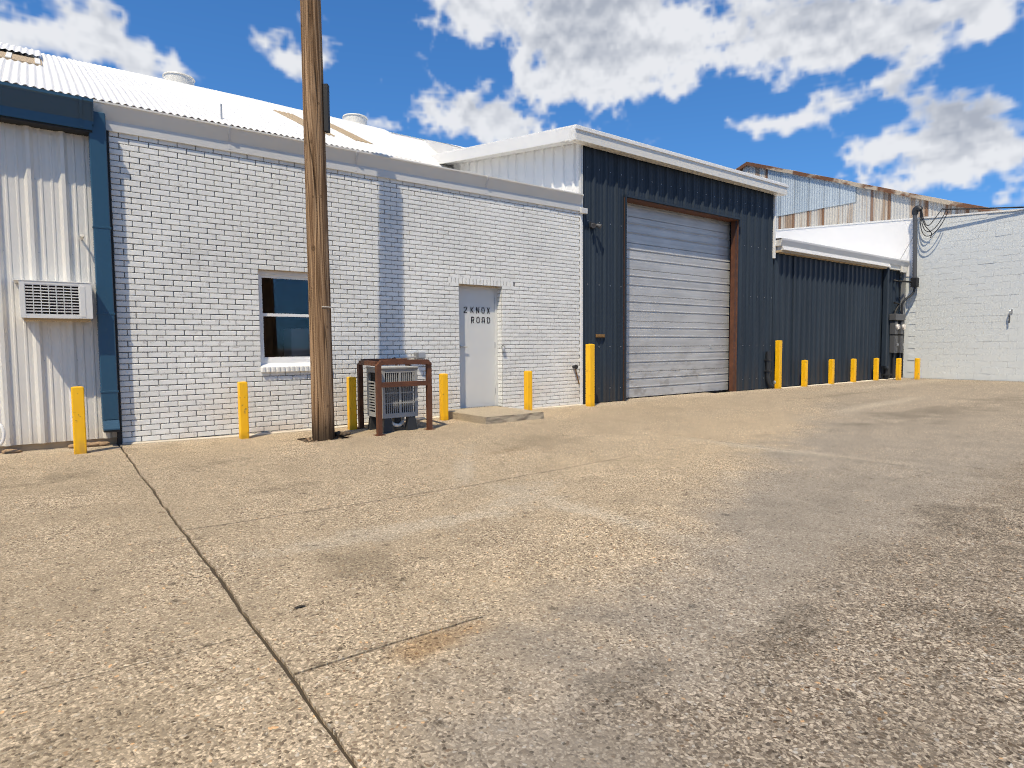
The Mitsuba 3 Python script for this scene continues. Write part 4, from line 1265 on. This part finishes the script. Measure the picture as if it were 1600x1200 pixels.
ux0, ux1, uy0, uy1, uz0, uz1 = 3.52, 4.04, -1.08, -0.58, 0.175, 0.83
t_ = 0.02
add(CU + '__casing', join([bx(ux0, ux0 + t_ * 2, uy0, uy0 + t_ * 2, uz0, uz1), bx(ux1 - t_ * 2, ux1, uy0, uy0 + t_ * 2, uz0, uz1), bx(ux0, ux0 + t_ * 2, uy1 - t_ * 2, uy1, uz0, uz1), bx(ux1 - t_ * 2, ux1, uy1 - t_ * 2, uy1, uz0, uz1),
                           bx(ux0 + .04, ux1 - .04, uy0 + .004, uy0 + .03, uz0, uz0 + 0.06), bx(ux0 + .04, ux1 - .04, uy0 + .004, uy0 + .03, uz1 - 0.05, uz1), bx((ux0 + ux1) / 2 - .018, (ux0 + ux1) / 2 + .018, uy0 + .004, uy0 + .03, uz0 + .06, uz1 - .05),
                           bx(ux0 + .004, ux0 + .03, uy0 + .04, uy1 - .04, uz0, uz0 + .06), bx(ux0 + .004, ux0 + .03, uy0 + .04, uy1 - .04, uz1 - .05, uz1), bx(ux0 + .004, ux0 + .03, uy0 + .04, uy1 - .04, 0.64, 0.66), bx(ux0 + .004, ux0 + .03, uy0 + .22, uy0 + .26, uz0 + .06, 0.64)]), 'mat_condenser')
add(CU + '__lid', cbox(ux0 - .012, ux1 + .012, uy0 - .012, uy1 + .012, uz1 + .001, uz1 + .028, .006), 'mat_condenser')
add(CU + '__coil', bx(ux0 + .045, ux1 - .045, uy0 + .05, uy1 - .01, uz0 + .01, uz1 - .01), 'mat_black')
for (xa, xb) in ((ux0 + .04, (ux0 + ux1) / 2 - .018), ((ux0 + ux1) / 2 + .018, ux1 - .04)):
    nb = 7
    for i in range(1, nb):
        x = xa + (xb - xa) * i / nb
        add(CU + '__louvre', bx(x - .0058, x + .0058, uy0 + .008, uy0 + .02, uz0 + .06, uz1 - .05), 'mat_condenser')
    for i in range(1, 4):
        z = uz0 + .06 + (uz1 - uz0 - .11) * i / 4
        add(CU + '__louvre_bar', bx(xa, xb, uy0 + .012, uy0 + .026, z - .008, z + .008), 'mat_condenser')
for i in range(1, 11):
    z = uz0 + .06 + (0.64 - uz0 - .06) * i / 11
    add(CU + '__side_louvre', bx(ux0 + .01, ux0 + .022, uy0 + .04, uy1 - .04, z - .009, z + .009), 'mat_condenser')
for (fx, fy) in ((3.545, -1.04), (3.90, -1.04), (3.545, -0.62), (3.90, -0.62)):
    m = trimesh.convex.convex_hull(np.array([[fx - .03, fy - .05, -.035], [fx + .13, fy - .05, -.035], [fx - .03, fy + .05, -.035], [fx + .13, fy + .05, -.035], [fx, fy - .035, uz0 - .002], [fx + .10, fy - .035, uz0 - .002], [fx, fy + .035, uz0 - .002], [fx + .10, fy + .035, uz0 - .002]]))
    add(CU + '__foot', m, 'mat_dark')
add(CU + '__lower_pipe', tube(bez([[3.66, -0.95, .14], [3.70, -1.02, .03], [3.86, -1.0, .03], [3.90, -0.9, .14]], 14), 0.026, 10), 'mat_ac_white', 40)
add(CU + '__line_pipe', tube(np.vstack([[[4.06, -0.7, 0.74], [4.12, -0.5, 0.76]], bez([[4.14, -0.3, 0.78], [4.14, -0.1, 0.78], [4.14, -0.06, 0.5], [4.14, -0.06, 0.12]], 8)]), 0.018, 8), 'mat_black', 40)
EB = thing('disconnect_box')
add(EB + '__box', cbox(4.56, 4.70, -0.11, -0.002, 0.94, 1.04, 0.005), 'mat_pipe_grey')
add(EB + '__lid', cbox(4.585, 4.705, -0.12, -0.111, 0.955, 1.035, 0.003), 'mat_galv')
add(EB + '__conduit', tube([[4.57, -0.05, 0.965], [4.32, -0.05, 0.96], [4.20, -0.05, 0.955]], 0.016, 8), 'mat_galv')
add(EB + '__whip', tube(bez([[4.22, -0.05, 0.955], [4.10, -0.06, 0.95], [4.08, -0.4, 0.9], [4.02, -0.56, 0.78]]), 0.016, 8), 'mat_black', 40)
tag(EB, 'small grey electrical disconnect box on the brick wall just above the guard frame', 'electrical box')
SG = thing('pipe_spigot')
add(SG + '__valve', tube([[7.92, 0.0, 0.73], [7.92, -0.07, 0.73]], 0.03, 10), 'mat_dark', 40)
add(SG + '__wheel', tube([[7.92, -0.07, 0.73], [7.92, -0.085, 0.73]], 0.045, 12), 'mat_dark', 40)
add(SG + '__pipe', tube([[7.92, -0.05, 0.72], [8.05, -0.02, 0.40]], 0.012, 8), 'mat_brown_plate', 40)
tag(SG, 'dark spigot with a thin slanting pipe low at the right end of the brick wall', 'spigot')
LB = thing('lock_box')
add(LB + '__body', cbox(6.255, 6.30, -0.05, -0.003, 1.03, 1.10, 0.006), 'mat_galv')
add(LB + '__shackle', tube(bez([[6.235, -0.02, 1.10], [6.235, -0.03, 1.15], [6.295, -0.03, 1.15], [6.295, -0.02, 1.10]]), 0.005, 6), 'mat_dark', 40)
tag(LB, 'small metal key box at the right jamb of the grey door', 'key box')

# ------------------------------------------------------------------ yellow bollards
def bollard(x, y, ht, label, w=0.105, turn=0.0):
    k = thing('bollard')
    z0 = gzz(x) if 0 < x < 6 else 0.0
    hw = w / 2
    # square tube with rounded arrises and a slightly domed cap
    pts = []
    c = 0.012
    ring = []
    for (sx_, sy_, a0) in ((1, 1, 0), (-1, 1, 90), (-1, -1, 180), (1, -1, 270)):
        for a in np.radians([a0, a0 + 30, a0 + 60, a0 + 90]):
            ring.append((sx_ * (hw - c) + c * math.cos(a), sy_ * (hw - c) + c * math.sin(a)))
    ring = np.array(ring)
    n = len(ring)
    lev = [(-0.03, 1.0), (ht * 0.5, 1.0), (ht - 0.006, 1.0), (ht, 0.95)]
    v = [np.c_[ring * s, np.full(n, z)] for z, s in lev]
    f = []
    for r in range(len(lev) - 1):
        for i in range(n):
            j = (i + 1) % n
            f += [[r * n + i, r * n + j, (r + 1) * n + j], [r * n + i, (r + 1) * n + j, (r + 1) * n + i]]
    capr = np.c_[ring * 0.93, np.full(n, ht + 0.0015)]
    dome = np.vstack([np.c_[ring * 0.93, np.full(n, ht - 0.004)], capr, np.c_[ring * 0.6, np.full(n, ht + 0.006)], [[0, 0, ht + 0.009]]])
    fd = []
    for r in range(2):
        for i in range(n):
            j = (i + 1) % n
            fd += [[r * n + i, r * n + j, (r + 1) * n + j], [r * n + i, (r + 1) * n + j, (r + 1) * n + i]]
    fd += [[2 * n + i, 2 * n + (i + 1) % n, 3 * n] for i in range(n)]
    def put(vs):
        vs = np.vstack(vs) if isinstance(vs, list) else vs
        ca, sa = math.cos(math.radians(turn)), math.sin(math.radians(turn))
        return np.stack([x + vs[:, 0] * ca - vs[:, 1] * sa, y + vs[:, 0] * sa + vs[:, 1] * ca, z0 + vs[:, 2]], 1)

    add(k + '__post', tm(put(v), f), 'mat_yellow', 40)
    add(k + '__cap', tm(put(dome), fd), 'mat_yellow', 40)
    tag(k, label, 'bollard', 'yellow square steel bollards along the building fronts')


bollard(0.235, -0.49, 0.72, 'yellow bollard in front of the beige metal wall below the air conditioner', 0.115)
bollard(1.96, -0.30, 0.72, 'yellow bollard in front of the brick wall left of the wooden pole')
bollard(3.36, -0.42, 0.73, 'yellow bollard tucked behind the left post of the rust brown guard frame')
bollard(4.83, -0.44, 0.71, 'yellow bollard between the guard frame and the concrete step')
bollard(6.34, -0.62, 0.71, 'yellow bollard just behind the right edge of the concrete step')
bollard(8.03, -0.34, 1.15, 'tall yellow bollard at the left corner of the navy garage', 0.125)
bollard(14.84, -0.13, 1.22, 'tall yellow bollard right of the roll-up door where garage and annex meet', 0.125)
bollard(16.06, -0.17, 0.70, 'short yellow bollard nearest the garage along the annex wall', 0.125)
bollard(17.58, -0.14, 0.69, 'second short yellow bollard from the garage along the annex wall', 0.12)
bollard(18.92, -0.13, 0.68, 'third short yellow bollard from the garage, with dark chips, along the annex wall', 0.12)
bollard(20.36, -0.15, 0.68, 'short yellow bollard left of the annex downspout', 0.12)
bollard(20.95, -0.55, 0.67, 'short yellow bollard in front of the electric meters', 0.12)
bollard(21.68, -0.80, 0.66, 'rightmost yellow bollard standing alone against the white block wall', 0.12)

# fallen leaf
LF = thing('fallen_leaf')
lv = np.array([[0, 0, 0.004], [0.03, 0.012, 0.010], [0.07, 0.016, 0.012], [0.11, 0.0, 0.006], [0.07, -0.016, 0.010], [0.03, -0.013, 0.009], [0.055, 0, 0.004]])
lm_ = tm(np.vstack([lv, lv - [0, 0, 0.0015]]), [[0, 1, 6], [1, 2, 6], [2, 3, 6], [3, 4, 6], [4, 5, 6], [5, 0, 6], [7, 13, 8], [8, 13, 9], [9, 13, 10], [10, 13, 11], [11, 13, 12], [12, 13, 7]])
lm_.apply_scale(0.55)
lm_.apply_translation([0.80, -5.98, gzz(0.8) + 0.002])
add(LF, lm_, 'mat_dirt', True)
tag(LF, 'small dark dry leaf lying on the paving near the long joint', 'leaf')
